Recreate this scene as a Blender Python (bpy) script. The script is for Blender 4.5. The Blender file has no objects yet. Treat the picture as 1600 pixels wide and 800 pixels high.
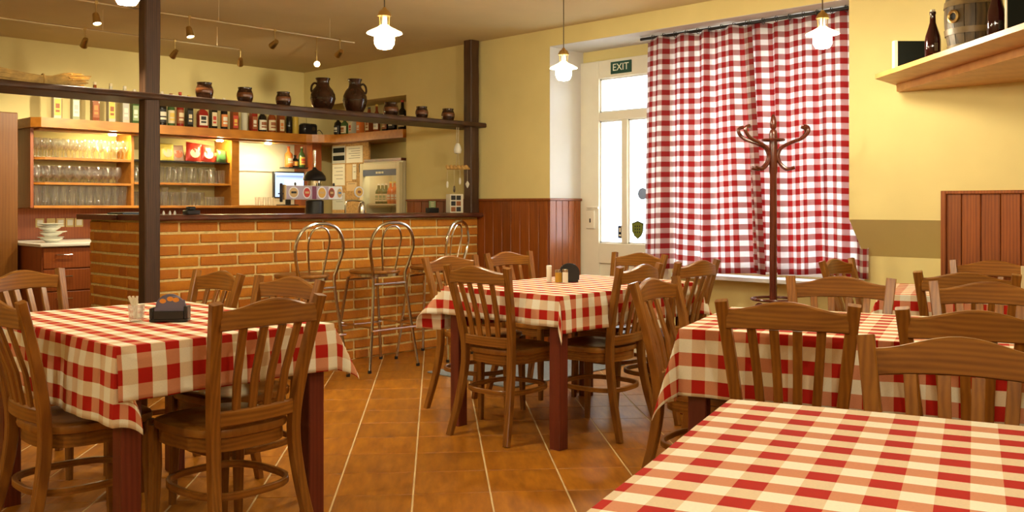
import bpy, bmesh, math, random
from math import sin, cos, pi, radians, hypot
from mathutils import Vector, Matrix
rnd = random.Random(7)
S = bpy.context.scene
C = S.collection

# ---------------------------------------------------------------- camera, world, exposure
FWD = Vector((0.7194, 0.6946, 0)); RIGHT = Vector((0.6946, -0.7194, 0))
cam_data = bpy.data.cameras.new('camera'); cam = bpy.data.objects.new('camera', cam_data); C.objects.link(cam)
cam.matrix_world = Matrix(((RIGHT.x, 0, -FWD.x, 0), (RIGHT.y, 0, -FWD.y, 0), (0, 1, 0, 1.2), (0, 0, 0, 1)))
cam_data.sensor_width = 36; cam_data.lens = 36 * 1450 / 1600
cam_data.shift_y = -78 / 1600; cam_data.clip_start = 0.05
S.camera = cam
S.cycles.transparent_max_bounces = 24
W = bpy.data.worlds.new('sky'); S.world = W; W.use_nodes = True
bg = W.node_tree.nodes['Background']; bg.inputs[0].default_value = (0.86, 0.93, 1.0, 1); bg.inputs[1].default_value = 6.0
S.view_settings.view_transform = 'Standard'; S.view_settings.look = 'None'
S.view_settings.gamma = 1; S.view_settings.use_curve_mapping = False
S.view_settings.exposure = 1.1
LAMP = (1.0, 0.84, 0.56); BULB = 175; PUCK = 270; SPOTW = 42
CEIL = 2.66; XR = 5.73; YL = 8.70; XN = 6.16

# ---------------------------------------------------------------- materials
M = {}
def nt(name):
    m = bpy.data.materials.new(name); m.use_nodes = True; n = m.node_tree
    b = n.nodes['Principled BSDF']; M[name] = m
    return m, n, b
def lk(n, a, b): n.links.new(a, b)
def node(n, t, **kw):
    x = n.nodes.new(t)
    for k, v in kw.items(): setattr(x, k, v)
    return x
def math_(n, op, a, b=None):
    x = node(n, 'ShaderNodeMath', operation=op)
    for i, v in enumerate((a, b)):
        if v is None: continue
        if isinstance(v, (int, float)): x.inputs[i].default_value = v
        else: lk(n, v, x.inputs[i])
    return x.outputs[0]
def mixc(n, fac, a, b):
    x = node(n, 'ShaderNodeMix', data_type='RGBA')
    for s, v in ((0, fac), (6, a), (7, b)):
        if isinstance(v, (int, float)): x.inputs[s].default_value = v
        elif isinstance(v, tuple): x.inputs[s].default_value = (*v, 1)
        else: lk(n, v, x.inputs[s])
    return x.outputs[2]
def coords(n, scale=(1, 1, 1), kind='Object', rand=True):
    tc = node(n, 'ShaderNodeTexCoord'); mp = node(n, 'ShaderNodeMapping'); mp.inputs['Scale'].default_value = scale
    lk(n, tc.outputs[kind], mp.inputs['Vector'])
    if rand:
        oi = node(n, 'ShaderNodeObjectInfo'); cb = node(n, 'ShaderNodeCombineXYZ')
        r = math_(n, 'MULTIPLY', oi.outputs['Random'], 37.0)
        for i in range(3): lk(n, r, cb.inputs[i])
        lk(n, cb.outputs[0], mp.inputs['Location'])
    return mp.outputs[0]
def noise(n, vec, scale, detail=3, rough=0.55):
    x = node(n, 'ShaderNodeTexNoise'); x.inputs['Scale'].default_value = scale
    x.inputs['Detail'].default_value = detail; x.inputs['Roughness'].default_value = rough
    lk(n, vec, x.inputs['Vector']); return x.outputs['Fac']
def bump(n, b, h, strength=0.2, dist=0.01):
    x = node(n, 'ShaderNodeBump'); x.inputs['Strength'].default_value = strength; x.inputs['Distance'].default_value = dist
    lk(n, h, x.inputs['Height']); lk(n, x.outputs[0], b.inputs['Normal'])
def ramp(n, fac, lo=0.3, hi=0.7):
    x = node(n, 'ShaderNodeMapRange'); x.inputs[1].default_value = lo; x.inputs[2].default_value = hi
    lk(n, fac, x.inputs[0]); return x.outputs[0]
def plain(name, col, rough=0.5, metal=0.0, spec=0.5, var=0.0, scale=8.0, bmp=0.0):
    m, n, b = nt(name)
    b.inputs['Base Color'].default_value = (*col, 1); b.inputs['Roughness'].default_value = rough
    b.inputs['Metallic'].default_value = metal; b.inputs['Specular IOR Level'].default_value = spec
    if var or bmp:
        f = noise(n, coords(n), scale)
        if var:
            c = mixc(n, ramp(n, f), tuple(v * (1 - var) for v in col), tuple(min(1, v * (1 + var)) for v in col))
            lk(n, c, b.inputs['Base Color'])
        if bmp: bump(n, b, f, bmp)
    return m
def wood(name, dark, light, stretch=(1, 1, 1), scale=9, rough=0.35, tint=0.25, coat=0.0, bands='X'):
    m, n, b = nt(name)
    v = coords(n, stretch); f = noise(n, v, scale, 5, 0.6)
    w = node(n, 'ShaderNodeTexWave', wave_type='BANDS', bands_direction=bands); w.inputs['Scale'].default_value = scale * 0.55
    w.inputs['Distortion'].default_value = 5; w.inputs['Detail'].default_value = 2; lk(n, v, w.inputs['Vector'])
    g = math_(n, 'ADD', math_(n, 'MULTIPLY', f, 0.75), math_(n, 'MULTIPLY', w.outputs['Fac'], 0.25))
    c = mixc(n, ramp(n, g, 0.28, 0.72), dark, light)
    oi = node(n, 'ShaderNodeObjectInfo')
    hs = node(n, 'ShaderNodeHueSaturation')
    lk(n, math_(n, 'ADD', math_(n, 'MULTIPLY', oi.outputs['Random'], tint), 1 - tint / 2), hs.inputs['Value'])
    lk(n, c, hs.inputs['Color']); lk(n, hs.outputs[0], b.inputs['Base Color'])
    b.inputs['Roughness'].default_value = rough; b.inputs['Coat Weight'].default_value = coat; b.inputs['Coat Roughness'].default_value = 0.15
    bump(n, b, g, 0.08, 0.004)
    return m
def emit(name, col, s):
    m, n, b = nt(name)
    b.inputs['Base Color'].default_value = (*col, 1)
    b.inputs['Emission Color'].default_value = (*col, 1); b.inputs['Emission Strength'].default_value = s
    return m
def glass(name, tint=(1, 1, 1), gloss=0.12, edge=0.7, rough=0.03, brighten=0.0):
    m = bpy.data.materials.new(name); m.use_nodes = True; n = m.node_tree; n.nodes.clear(); M[name] = m
    out = node(n, 'ShaderNodeOutputMaterial'); mx = node(n, 'ShaderNodeMixShader')
    tr = node(n, 'ShaderNodeBsdfTransparent'); tr.inputs[0].default_value = (*tint, 1)
    gl = node(n, 'ShaderNodeBsdfGlossy'); gl.inputs['Roughness'].default_value = rough
    lw = node(n, 'ShaderNodeLayerWeight'); lw.inputs[0].default_value = 0.35
    f = math_(n, 'ADD', math_(n, 'MULTIPLY', lw.outputs['Facing'], edge), gloss)
    lk(n, f, mx.inputs[0]); lk(n, tr.outputs[0], mx.inputs[1]); lk(n, gl.outputs[0], mx.inputs[2]); lk(n, mx.outputs[0], out.inputs[0])
    if brighten:   # translucent white mixed in to brighten the glass, in place of real sparkle
        ts = node(n, 'ShaderNodeBsdfTranslucent'); ts.inputs[0].default_value = (0.95, 0.96, 0.92, 1)
        m2 = node(n, 'ShaderNodeMixShader'); m2.inputs[0].default_value = brighten
        lk(n, mx.outputs[0], m2.inputs[1]); lk(n, ts.outputs[0], m2.inputs[2]); lk(n, m2.outputs[0], out.inputs[0])
    return m
def opal(name, col):
    m = bpy.data.materials.new(name); m.use_nodes = True; n = m.node_tree; b = n.nodes['Principled BSDF']; M[name] = m
    b.inputs['Base Color'].default_value = (*col, 1); b.inputs['Roughness'].default_value = 0.2
    tr = node(n, 'ShaderNodeBsdfTranslucent'); tr.inputs[0].default_value = (*col, 1)
    mx = node(n, 'ShaderNodeMixShader'); mx.inputs[0].default_value = 0.6
    lk(n, b.outputs[0], mx.inputs[1]); lk(n, tr.outputs[0], mx.inputs[2]); lk(n, mx.outputs[0], n.nodes['Material Output'].inputs[0])
    return m
def gingham(name, cell, red, mid1, mid2, cream, translucent=0.0):
    m, n, b = nt(name)
    uv = node(n, 'ShaderNodeUVMap'); sp = node(n, 'ShaderNodeSeparateXYZ'); lk(n, uv.outputs[0], sp.inputs[0])
    st = []
    for i in (0, 1):
        fr = math_(n, 'FRACT', math_(n, 'DIVIDE', sp.outputs[i], 2 * cell)); st.append(math_(n, 'LESS_THAN', fr, 0.5))
    c = mixc(n, st[1], mixc(n, st[0], cream, mid2), mixc(n, st[0], mid1, red))
    mp = node(n, 'ShaderNodeMapping'); mp.inputs['Scale'].default_value = (1, 0.2, 1); lk(n, uv.outputs[0], mp.inputs['Vector'])
    f = noise(n, mp.outputs[0], 900, 2)
    hs = node(n, 'ShaderNodeHueSaturation'); lk(n, math_(n, 'ADD', math_(n, 'MULTIPLY', f, 0.35), 0.82), hs.inputs['Value']); lk(n, c, hs.inputs['Color'])
    lk(n, hs.outputs[0], b.inputs['Base Color']); b.inputs['Roughness'].default_value = 0.85; b.inputs['Specular IOR Level'].default_value = 0.15
    if translucent:
        tr = node(n, 'ShaderNodeBsdfTranslucent'); lk(n, hs.outputs[0], tr.inputs[0])
        mx = node(n, 'ShaderNodeMixShader'); mx.inputs[0].default_value = translucent
        lk(n, b.outputs[0], mx.inputs[1]); lk(n, tr.outputs[0], mx.inputs[2]); lk(n, mx.outputs[0], n.nodes['Material Output'].inputs[0])
    return m

plain('plaster', (0.71, 0.61, 0.28), 0.85, spec=0.2, var=0.04, scale=2.2, bmp=0.04)
plain('ceiling', (0.60, 0.49, 0.27), 0.9, spec=0.15, var=0.05, scale=1.6)
plain('white_paint', (0.80, 0.78, 0.66), 0.45, var=0.02)
plain('sill_paint', (0.72, 0.72, 0.72), 0.4)
plain('mortar', (0.72, 0.57, 0.24), 0.95, spec=0.1, var=0.15, scale=40, bmp=0.3)
plain('grout', (0.66, 0.50, 0.26), 0.8, spec=0.2)
def brick_mat():
    m, n, b = nt('brick'); oi = node(n, 'ShaderNodeObjectInfo')
    f = noise(n, coords(n), 14, 4)
    c = mixc(n, oi.outputs['Random'], (0.46, 0.15, 0.016), (0.62, 0.25, 0.024))
    c = mixc(n, math_(n, 'MULTIPLY', ramp(n, f, 0.35, 0.75), 0.45), c, (0.36, 0.10, 0.03))
    lk(n, c, b.inputs['Base Color']); b.inputs['Roughness'].default_value = 0.8; b.inputs['Specular IOR Level'].default_value = 0.2
    bump(n, b, noise(n, coords(n), 60, 4), 0.35, 0.01)
brick_mat()
def tile_mat():
    m, n, b = nt('floor_tile'); oi = node(n, 'ShaderNodeObjectInfo')
    v = coords(n, (1, 4.5, 1)); f = noise(n, v, 5, 5, 0.6)
    c = mixc(n, ramp(n, f, 0.3, 0.72), (0.26, 0.086, 0.006), (0.50, 0.195, 0.014))
    hs = node(n, 'ShaderNodeHueSaturation'); lk(n, math_(n, 'ADD', math_(n, 'MULTIPLY', oi.outputs['Random'], 0.22), 0.88), hs.inputs['Value']); lk(n, c, hs.inputs['Color'])
    lk(n, hs.outputs[0], b.inputs['Base Color']); b.inputs['Roughness'].default_value = 0.32
    bump(n, b, f, 0.05, 0.005)
tile_mat()
wood('chair_wood', (0.17, 0.060, 0.009), (0.30, 0.122, 0.018), (5, 5, 0.4), 7, 0.28, 0.22, bands='Y')
wood('chair_rail_wood', (0.17, 0.060, 0.009), (0.31, 0.128, 0.019), (5, 0.45, 6), 6, 0.28, 0.22, bands='Z')
wood('chair_seat_wood', (0.20, 0.072, 0.010), (0.36, 0.150, 0.022), (0.6, 4, 1), 7, 0.3, 0.2)
wood('table_wood', (0.10, 0.018, 0.010), (0.17, 0.032, 0.016), (4, 4, 0.4), 8, 0.35, 0.1)
wood('wainscot', (0.16, 0.035, 0.0035), (0.30, 0.078, 0.007), (4, 4, 0.35), 8, 0.4, 0.35, 0.05)
wood('beam', (0.032, 0.013, 0.005), (0.085, 0.036, 0.013), (6, 6, 0.5), 7, 0.55, 0.1)
wood('beam_shelf', (0.030, 0.012, 0.005), (0.075, 0.030, 0.011), (0.5, 6, 6), 7, 0.5, 0.1)
wood('bar_top', (0.05, 0.014, 0.008), (0.13, 0.036, 0.018), (0.5, 7, 7), 7, 0.3, 0.1, 0.3)
wood('cabinet_wood', (0.36, 0.13, 0.014), (0.48, 0.19, 0.022), (0.5, 5, 5), 6, 0.35, 0.08)
wood('cabinet_red', (0.24, 0.055, 0.012), (0.33, 0.085, 0.018), (4, 4, 0.5), 6, 0.35, 0.08)
wood('shelf_wood', (0.55, 0.26, 0.07), (0.66, 0.34, 0.10), (0.6, 5, 5), 5, 0.4, 0.06)
wood('rack_wood', (0.065, 0.011, 0.006), (0.12, 0.022, 0.010), (5, 5, 0.5), 9, 0.25, 0.1, 0.4)
wood('barrel_wood', (0.036, 0.021, 0.006), (0.11, 0.066, 0.018), (5, 5, 0.4), 8, 0.55, 0.25)
plain('chrome', (0.62, 0.58, 0.50), 0.16, 1.0)
plain('brass', (0.55, 0.40, 0.16), 0.3, 1.0)
plain('steel_dark', (0.20, 0.17, 0.12), 0.35, 1.0)
plain('black_plastic', (0.012, 0.012, 0.013), 0.3)
plain('black_matte', (0.010, 0.012, 0.010), 0.6, spec=0.1)
plain('white_ceramic', (0.78, 0.78, 0.70), 0.25)
plain('paper', (0.74, 0.70, 0.56), 0.8, spec=0.2)
plain('paper_grey', (0.50, 0.49, 0.42), 0.8, spec=0.2)
plain('ink', (0.05, 0.05, 0.05), 0.8, spec=0.1)
plain('cork', (0.42, 0.24, 0.08), 0.9, var=0.3, scale=60)
plain('pot_glaze', (0.032, 0.012, 0.005), 0.10, var=0.45, scale=10)
plain('pot_band', (0.13, 0.042, 0.012), 0.25, var=0.3, scale=20)
plain('straw', (0.55, 0.36, 0.11), 0.8, var=0.3, scale=20)
plain('mat_grey', (0.24, 0.26, 0.26), 0.9, spec=0.1, var=0.2, scale=120)
plain('rope', (0.55, 0.34, 0.10), 0.85, var=0.3, scale=30)
plain('string', (0.5, 0.44, 0.32), 0.8)
plain('cable', (0.10, 0.07, 0.03), 0.6)
plain('rail_metal', (0.75, 0.66, 0.45), 0.35, 1.0)
glass('clear_glass', (0.985, 0.99, 0.975), 0.12, 0.75, 0.08, 0.13)
glass('pane_glass', (0.97, 0.985, 1.0), 0.03, 0.25, 0.0)
opal('shade_glass', (0.92, 0.90, 0.82))
emit('bulb', (1.0, 0.86, 0.60), BULB); emit('puck', (1.0, 0.88, 0.46), PUCK); emit('spot_lens', (1.0, 0.86, 0.55), 14); emit('spot_lens_warm', (1.0, 0.62, 0.3), 22)
gingham('tablecloth', 0.0475, (0.44, 0.017, 0.009), (0.74, 0.60, 0.42), (0.62, 0.27, 0.15), (0.87, 0.85, 0.72))
gingham('curtain', 0.039, (0.42, 0.045, 0.05), (0.54, 0.34, 0.33), (0.56, 0.38, 0.37), (0.85, 0.83, 0.82), 0.62)

# ---------------------------------------------------------------- geometry helpers
class G:
    def __init__(s): s.v = []; s.f = []; s.uv = None
    def add(s, vs, fs):
        o = len(s.v); s.v += [tuple(p) for p in vs]; s.f += [tuple(i + o for i in f) for f in fs]; return s
    def box(s, x0, x1, y0, y1, z0, z1, b=0.0):
        if b <= 0:
            v = [(x, y, z) for x in (x0, x1) for y in (y0, y1) for z in (z0, z1)]
            return s.add(v, [(0, 1, 3, 2), (4, 6, 7, 5), (0, 4, 5, 1), (2, 3, 7, 6), (0, 2, 6, 4), (1, 5, 7, 3)])
        bm = bmesh.new(); bmesh.ops.create_cube(bm, size=1)
        for p in bm.verts: p.co = Vector(((x0 + x1) / 2 + p.co.x * (x1 - x0), (y0 + y1) / 2 + p.co.y * (y1 - y0), (z0 + z1) / 2 + p.co.z * (z1 - z0)))
        bmesh.ops.bevel(bm, geom=list(bm.edges), offset=b, segments=1, affect='EDGES')
        bm.verts.index_update(); s.add([p.co for p in bm.verts], [[q.index for q in f.verts] for f in bm.faces]); bm.free(); return s
    def cbox(s, c, size, b=0.0):
        return s.box(c[0] - size[0] / 2, c[0] + size[0] / 2, c[1] - size[1] / 2, c[1] + size[1] / 2, c[2] - size[2] / 2, c[2] + size[2] / 2, b)
    def lathe(s, prof, n=16, c=(0, 0, 0), a0=0.0):
        vs = []; fs = []; k = len(prof)
        for i in range(n):
            a = a0 + 2 * pi * i / n
            for r, z in prof: vs.append((c[0] + r * cos(a), c[1] + r * sin(a), c[2] + z))
        for i in range(n):
            j = (i + 1) % n
            for q in range(k - 1):
                if prof[q][0] < 1e-6 and prof[q + 1][0] < 1e-6: continue
                fs.append((i * k + q, j * k + q, j * k + q + 1, i * k + q + 1))
        return s.add(vs, fs)
    def tube(s, pts, r, n=8, closed=False, cap=True):
        pts = [Vector(p) for p in pts]; m = len(pts); rr = r if isinstance(r, (list, tuple)) else [r] * m
        T = []
        for i in range(m):
            a = pts[(i - 1) % m] if closed or i > 0 else pts[i]; b = pts[(i + 1) % m] if closed or i < m - 1 else pts[i]
            T.append((b - a).normalized())
        u = T[0].orthogonal().normalized(); vs = []; fs = []
        for i in range(m):
            if i: u = (u - T[i] * u.dot(T[i])).normalized()
            w = T[i].cross(u)
            for k in range(n):
                a = 2 * pi * k / n; vs.append(pts[i] + (u * cos(a) + w * sin(a)) * rr[i])
        for i in range(m if closed else m - 1):
            j = (i + 1) % m
            for k in range(n): fs.append((i * n + k, i * n + (k + 1) % n, j * n + (k + 1) % n, j * n + k))
        if cap and not closed: fs += [tuple(range(n - 1, -1, -1)), tuple(range((m - 1) * n, m * n))]
        return s.add(vs, fs)
    def loops(s, rings, cap=True, closed=False):
        n = len(rings[0]); vs = [p for r in rings for p in r]; fs = []; m = len(rings)
        for i in range(m if closed else m - 1):
            j = (i + 1) % m
            for k in range(n): fs.append((i * n + k, i * n + (k + 1) % n, j * n + (k + 1) % n, j * n + k))
        if cap and not closed: fs += [tuple(range(n - 1, -1, -1)), tuple(range((m - 1) * n, m * n))]
        return s.add(vs, fs)
    def beam(s, pts, hx, hy, lat=(0, 1, 0), ch=0.25, closed=False):
        pts = [Vector(p) for p in pts]; m = len(pts); lat = Vector(lat); rings = []
        for i in range(m):
            a = pts[(i - 1) % m] if closed or i > 0 else pts[i]; b = pts[(i + 1) % m] if closed or i < m - 1 else pts[i]
            t = (b - a).normalized(); l = (lat - t * lat.dot(t)).normalized(); o = t.cross(l)
            x = hx[i] if isinstance(hx, (list, tuple)) else hx; y = hy[i] if isinstance(hy, (list, tuple)) else hy
            c = min(x, y) * ch
            sec = [(x, y - c), (x - c, y), (-x + c, y), (-x, y - c), (-x, -y + c), (-x + c, -y), (x - c, -y), (x, -y + c)]
            rings.append([pts[i] + o * p + l * q for p, q in sec])
        return s.loops(rings, closed=closed)
    def prism(s, poly, z0, z1):
        n = len(poly); vs = [(x, y, z0) for x, y in poly] + [(x, y, z1) for x, y in poly]
        fs = [tuple(range(n - 1, -1, -1)), tuple(range(n, 2 * n))] + [(i, (i + 1) % n, n + (i + 1) % n, n + i) for i in range(n)]
        return s.add(vs, fs)
    def xf(s, mat):
        s.v = [tuple(mat @ Vector(p)) for p in s.v]; return s
    def mesh(s, name, mat, smooth=True, angle=38):
        me = bpy.data.meshes.new(name); me.from_pydata(s.v, [], s.f)
        bm = bmesh.new(); bm.from_mesh(me); bmesh.ops.recalc_face_normals(bm, faces=bm.faces); bm.to_mesh(me); bm.free()
        me.materials.append(M[mat])
        if smooth: me.shade_smooth(); me.set_sharp_from_angle(angle=radians(angle))
        return me
def spline(pts, k=6, closed=False):
    pts = [Vector(p) for p in pts]; m = len(pts); out = []
    for i in range(m if closed else m - 1):
        g = lambda j: pts[j % m] if closed else pts[max(0, min(m - 1, j))]
        a, b, c, d = g(i - 1), g(i), g(i + 1), g(i + 2)
        for q in range(k):
            t = q / k
            out.append(0.5 * ((2 * b) + (c - a) * t + (2 * a - 5 * b + 4 * c - d) * t * t + (3 * b - a - 3 * c + d) * t ** 3))
    if not closed: out.append(pts[-1])
    return out
def link(name, me, parent=None, loc=(0, 0, 0), rz=0.0):
    o = bpy.data.objects.new(name, me); C.objects.link(o); o.location = loc; o.rotation_euler = (0, 0, rz)
    if parent: o.parent = parent
    return o
def obj(name, g, mat, parent=None, loc=(0, 0, 0), rz=0.0, smooth=True, angle=38):
    return link(name, g.mesh(name, mat, smooth, angle), parent, loc, rz)
def tag(o, label, cat, group=None):
    o['label'] = label; o['category'] = cat
    if group: o['group'] = group
    return o
def thing(name, label, cat, loc=(0, 0, 0), rz=0.0, group=None):
    return tag(link(name, None, None, loc, rz), label, cat, group)
def struct(o): o['kind'] = 'structure'; return o
def copy_tree(o, parent=None):
    c = o.copy(); C.objects.link(c); c.parent = parent
    for ch in list(o.children): copy_tree(ch, c)
    return c
def text_mesh(txt, size, mat, ext=0.0008):
    cu = bpy.data.curves.new('t', 'FONT'); cu.body = txt; cu.size = size; cu.extrude = ext; cu.align_x = 'CENTER'; cu.align_y = 'CENTER'
    o = bpy.data.objects.new('t', cu); C.objects.link(o); dg = bpy.context.evaluated_depsgraph_get()
    me = bpy.data.meshes.new_from_object(o.evaluated_get(dg)); bpy.data.objects.remove(o); bpy.data.curves.remove(cu)
    me.materials.clear(); me.materials.append(M[mat]); return me
# ---------------------------------------------------------------- setting: floor with tiles
fl = struct(obj('floor', G().box(-2.4, 6.5, -3.2, 8.9, -0.12, -0.0015), 'grout', smooth=False))
TS = 0.322; ta = math.atan2(0.751, 0.660); tx, ty = cos(ta), sin(ta)
tile_me = G().box(-TS / 2 + 0.0022, TS / 2 - 0.0022, -TS / 2 + 0.0036, TS / 2 - 0.0036, -0.008, 0, 0.0012).mesh('floor_tile', 'floor_tile')
spots = []
for i in range(-30, 34):
    for j in range(-30, 34):
        t = 4.531 + (i + 0.5) * TS; n = -0.094 + (j + 0.5) * TS
        x = t * tx + n * ty; y = t * ty - n * tx
        if not (-2.2 < x < 6.15 and -3.0 < y < 8.6): continue
        if x > 5.65 and not 2.6 < y < 5.05: continue
        d = x * FWD.x + y * FWD.y; r = x * RIGHT.x + y * RIGHT.y
        spots.append((0 if d > 1.4 and -0.62 < r / d < 0.62 and not (y > 6.0 and x > 2.9) else 1, hypot(x, y), x, y))
spots.sort(); rest = G()
for k, (out, dist, x, y) in enumerate(spots):
    if k < 300 and not out:
        link('floor_tile', tile_me, fl, (x, y, 0), ta)
    else:
        h = TS / 2 - 0.0026
        c = [(x + tx * a - ty * b, y + ty * a + tx * b) for a, b in ((-h, -h), (h, -h), (h, h), (-h, h))]
        rest.prism(c, -0.008, 0)
o = obj('floor_tile_field', rest, 'floor_tile', fl, smooth=False); o['kind'] = 'stuff'

# ---------------------------------------------------------------- ceiling and walls
struct(obj('ceiling', G().box(-2.4, 6.5, -3.2, 8.9, CEIL, CEIL + 0.15), 'ceiling', smooth=False))
struct(obj('wall_back', G().box(-2.4, 6.5, YL, YL + 0.2, 0, CEIL), 'plaster', smooth=False))
struct(obj('wall_left', G().box(-2.4, -2.2, -3.2, YL, 0, CEIL), 'plaster', smooth=False))
struct(obj('wall_front', G().box(-2.2, 6.5, -3.2, -3.0, 0, CEIL), 'plaster', smooth=False))
struct(obj('wall_side', G().box(3.75, XR, -3.0, 0.30, 0, CEIL), 'plaster', smooth=False))
g = G()
g.box(XR, 6.5, 5.10, 6.95, 0, CEIL)                       # pier between bar recess and door
g.box(XR, 6.5, 6.95, YL, 2.274, CEIL); g.box(6.12, 6.5, 6.95, YL, 0, 2.274)   # recess behind the bar
g.box(XR, 6.5, 2.555, 5.10, 2.52, CEIL)                   # niche lintel
g.box(XN, 6.5, 2.555, 5.10, 2.42, 2.52)
g.box(XN, 6.5, 4.06, 4.19, 0, 2.42)                       # pier between door and window
g.box(XN, 6.5, 2.555, 4.06, 0, 0.70); g.box(XN, 6.5, 2.555, 2.63, 0.70, 2.42)
prof = [(XR, 1.115), (5.96, 0.875), (5.96, 0), (6.5, 0), (6.5, CEIL), (XR, CEIL)]   # wall with overhanging upper half
g.loops([[(x, y, z) for x, z in prof] for y in (1.977, 2.555)])
g.box(XR, 6.5, -3.0, 1.977, 0, CEIL)
struct(obj('wall_right', g, 'plaster', smooth=False))

plain('reveal_white', (0.58, 0.56, 0.53), 0.7, var=0.03, scale=2)
struct(obj('trim_4', G().box(XR, XN, 5.096, 5.10, 1.265, 2.516).box(XR, XN, 2.555, 5.096, 2.516, 2.52), 'reveal_white', smooth=False))   # paler panels on the niche reveal and soffit
# ---------------------------------------------------------------- wainscot boards
def wainscot(name, a, b, ztop, n, axis_normal):
    """boards from a to b (xy points) standing proud towards axis_normal"""
    a = Vector((*a, 0)); b = Vector((*b, 0)); L = (b - a).length; t = (b - a) / L; ang = math.atan2(t.y, t.x)
    root = struct(link(name, None, None, (a.x, a.y, 0), ang))
    s = 1 if Vector((-t.y, t.x, 0)).dot(Vector((*axis_normal, 0))) > 0 else -1
    w = L / n
    me = G().box(0.002, w - 0.002, min(0, s * 0.018), max(0, s * 0.018), 0.0, ztop - 0.012, 0.003).mesh('plank', 'wainscot')
    for i in range(n): link('plank', me, root, (i * w, 0, 0))
    obj('backing', G().box(0, L, min(0, s * 0.006), max(0, s * 0.006), 0, ztop - 0.02), 'table_wood', root, smooth=False)
    obj('cap_rail', G().box(-0.012, L + 0.003, min(0, s * 0.032), max(0, s * 0.032), ztop - 0.02, ztop, 0.004), 'wainscot', root)
    return root
wainscot('trim_1', (XR, 5.10), (XR, 6.92), 1.265, 17, (-1, 0))
wainscot('trim_2', (XR - 0.018, 5.10), (XN - 0.05, 5.10), 1.265, 5, (0, -1))
r = wainscot('trim_3', (XR, 0.30), (XR, 1.977), 1.29, 16, (-1, 0))
obj('end_board', G().box(1.655, 1.685, 0, 0.034, 0, 1.29, 0.003), 'wainscot', r)

# ---------------------------------------------------------------- door
d = struct(link('door_1', None, None, (XN, 4.20, 0)))     # local y 0..0.90 towards the bar
g = G(); f = -0.035
g.box(f, 0.05, 0.70, 0.90, 0, 2.42, 0.004); g.box(f, 0.05, 0, 0.11, 0, 2.42, 0.004)
g.box(f, 0.05, 0.11, 0.70, 2.27, 2.42, 0.004); g.box(f, 0.05, 0.11, 0.70, 1.915, 1.985, 0.004)
g.box(f, 0.05, 0.405, 0.465, 0.89, 1.915, 0.004); g.box(f, 0.05, 0.11, 0.70, 0.72, 0.89, 0.004); g.box(f, 0.05, 0.11, 0.70, 0, 0.16, 0.004)
obj('frame', g, 'white_paint', d)
obj('panel', G().box(-0.015, 0.03, 0.11, 0.70, 0.16, 0.72, 0.004), 'white_paint', d)
for y0, y1, z0, z1 in ((0.465, 0.70, 0.89, 1.915), (0.11, 0.405, 0.89, 1.915), (0.11, 0.70, 1.985, 2.27)):
    b = obj('glazing_bead', G().box(-0.012, 0.0, y0, y0 + 0.012, z0, z1).box(-0.012, 0.0, y1 - 0.012, y1, z0, z1).box(-0.012, 0, y0, y1, z0, z0 + 0.012).box(-0.012, 0, y0, y1, z1 - 0.012, z1), 'sill_paint', d, smooth=False)
    obj('pane', G().box(0.0, 0.006, y0, y1, z0, z1), 'pane_glass', d, smooth=False)
lp = obj('lock_plate', G().box(f - 0.018, f, 0.735, 0.825, 1.01, 1.165, 0.004), 'white_paint', d)
obj('keyhole', G().box(f - 0.020, f - 0.017, 0.772, 0.786, 1.06, 1.095, 0.001), 'black_plastic', lp)
obj('door_handle', G().tube(spline([(f - 0.01, 0.78, 1.19), (f - 0.05, 0.78, 1.19), (f - 0.055, 0.72, 1.19), (f - 0.055, 0.66, 1.185)], 4), 0.009), 'white_paint', d)
# stickers on the panes and exit sign
opal('sticker_grey', (0.26, 0.27, 0.29)); opal('sticker_green', (0.42, 0.50, 0.10)); plain('sticker_dark', (0.05, 0.07, 0.04), 0.6)
opal('sticker_blue', (0.01, 0.02, 0.06)); plain('exit_green', (0.015, 0.075, 0.05), 0.5); plain('exit_text', (0.85, 0.85, 0.70), 0.6)
def flat_x(poly, x0, x1):
    g = G(); n = len(poly); g.loops([[(x0, y, z) for y, z in poly], [(x1, y, z) for y, z in poly]]); return g
disc = [(0.0485 * cos(a * pi / 12), 0.0485 * sin(a * pi / 12)) for a in range(24)]
tag(obj('glass_sticker', flat_x(disc, -0.004, -0.0005), 'sticker_grey', None, (XN, 4.47, 1.30)), 'round grey sticker on the door glass', 'sticker')
sh = [(-0.058, 0.055), (0, 0.075), (0.058, 0.055), (0.055, -0.01), (0.035, -0.05), (0, -0.075), (-0.035, -0.05), (-0.055, -0.01)]
s1 = thing('shield_sticker', 'green shield-shaped sticker low on the door glass', 'sticker', (XN, 4.52, 1.005))
obj('border', flat_x(sh, -0.004, -0.0005), 'sticker_dark', s1)
obj('field', flat_x([(y * 0.86, z * 0.87) for y, z in sh], -0.006, -0.004), 'sticker_green', s1)
for k in range(9): obj('emblem_mark', flat_x([(0.006 * cos(a * pi / 3), 0.008 * sin(a * pi / 3)) for a in range(6)], -0.007, -0.006), 'sticker_dark', s1, (0, 0.022 * (k % 3 - 1), 0.03 - 0.024 * (k // 3)))
s2 = tag(obj('glass_sticker', G().box(-0.004, -0.0005, -0.02, 0.02, -0.052, 0.052), 'sticker_blue', None, (XN, 4.70, 0.985), smooth=False), 'small dark blue sticker in the bottom corner of the left door pane', 'sticker')
obj('lettering', G().box(-0.005, -0.004, -0.008, 0.008, 0.0, 0.035).box(-0.005, -0.004, -0.011, 0.011, -0.035, -0.02), 'paper', s2, smooth=False)
ex = thing('exit_sign', 'dark green exit sign with white letters above the glazed door', 'sign', (XN + f - 0.012, 4.66, 2.345))
obj('board', G().box(0, 0.012, -0.105, 0.105, -0.05, 0.05, 0.002), 'exit_green', ex)
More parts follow.
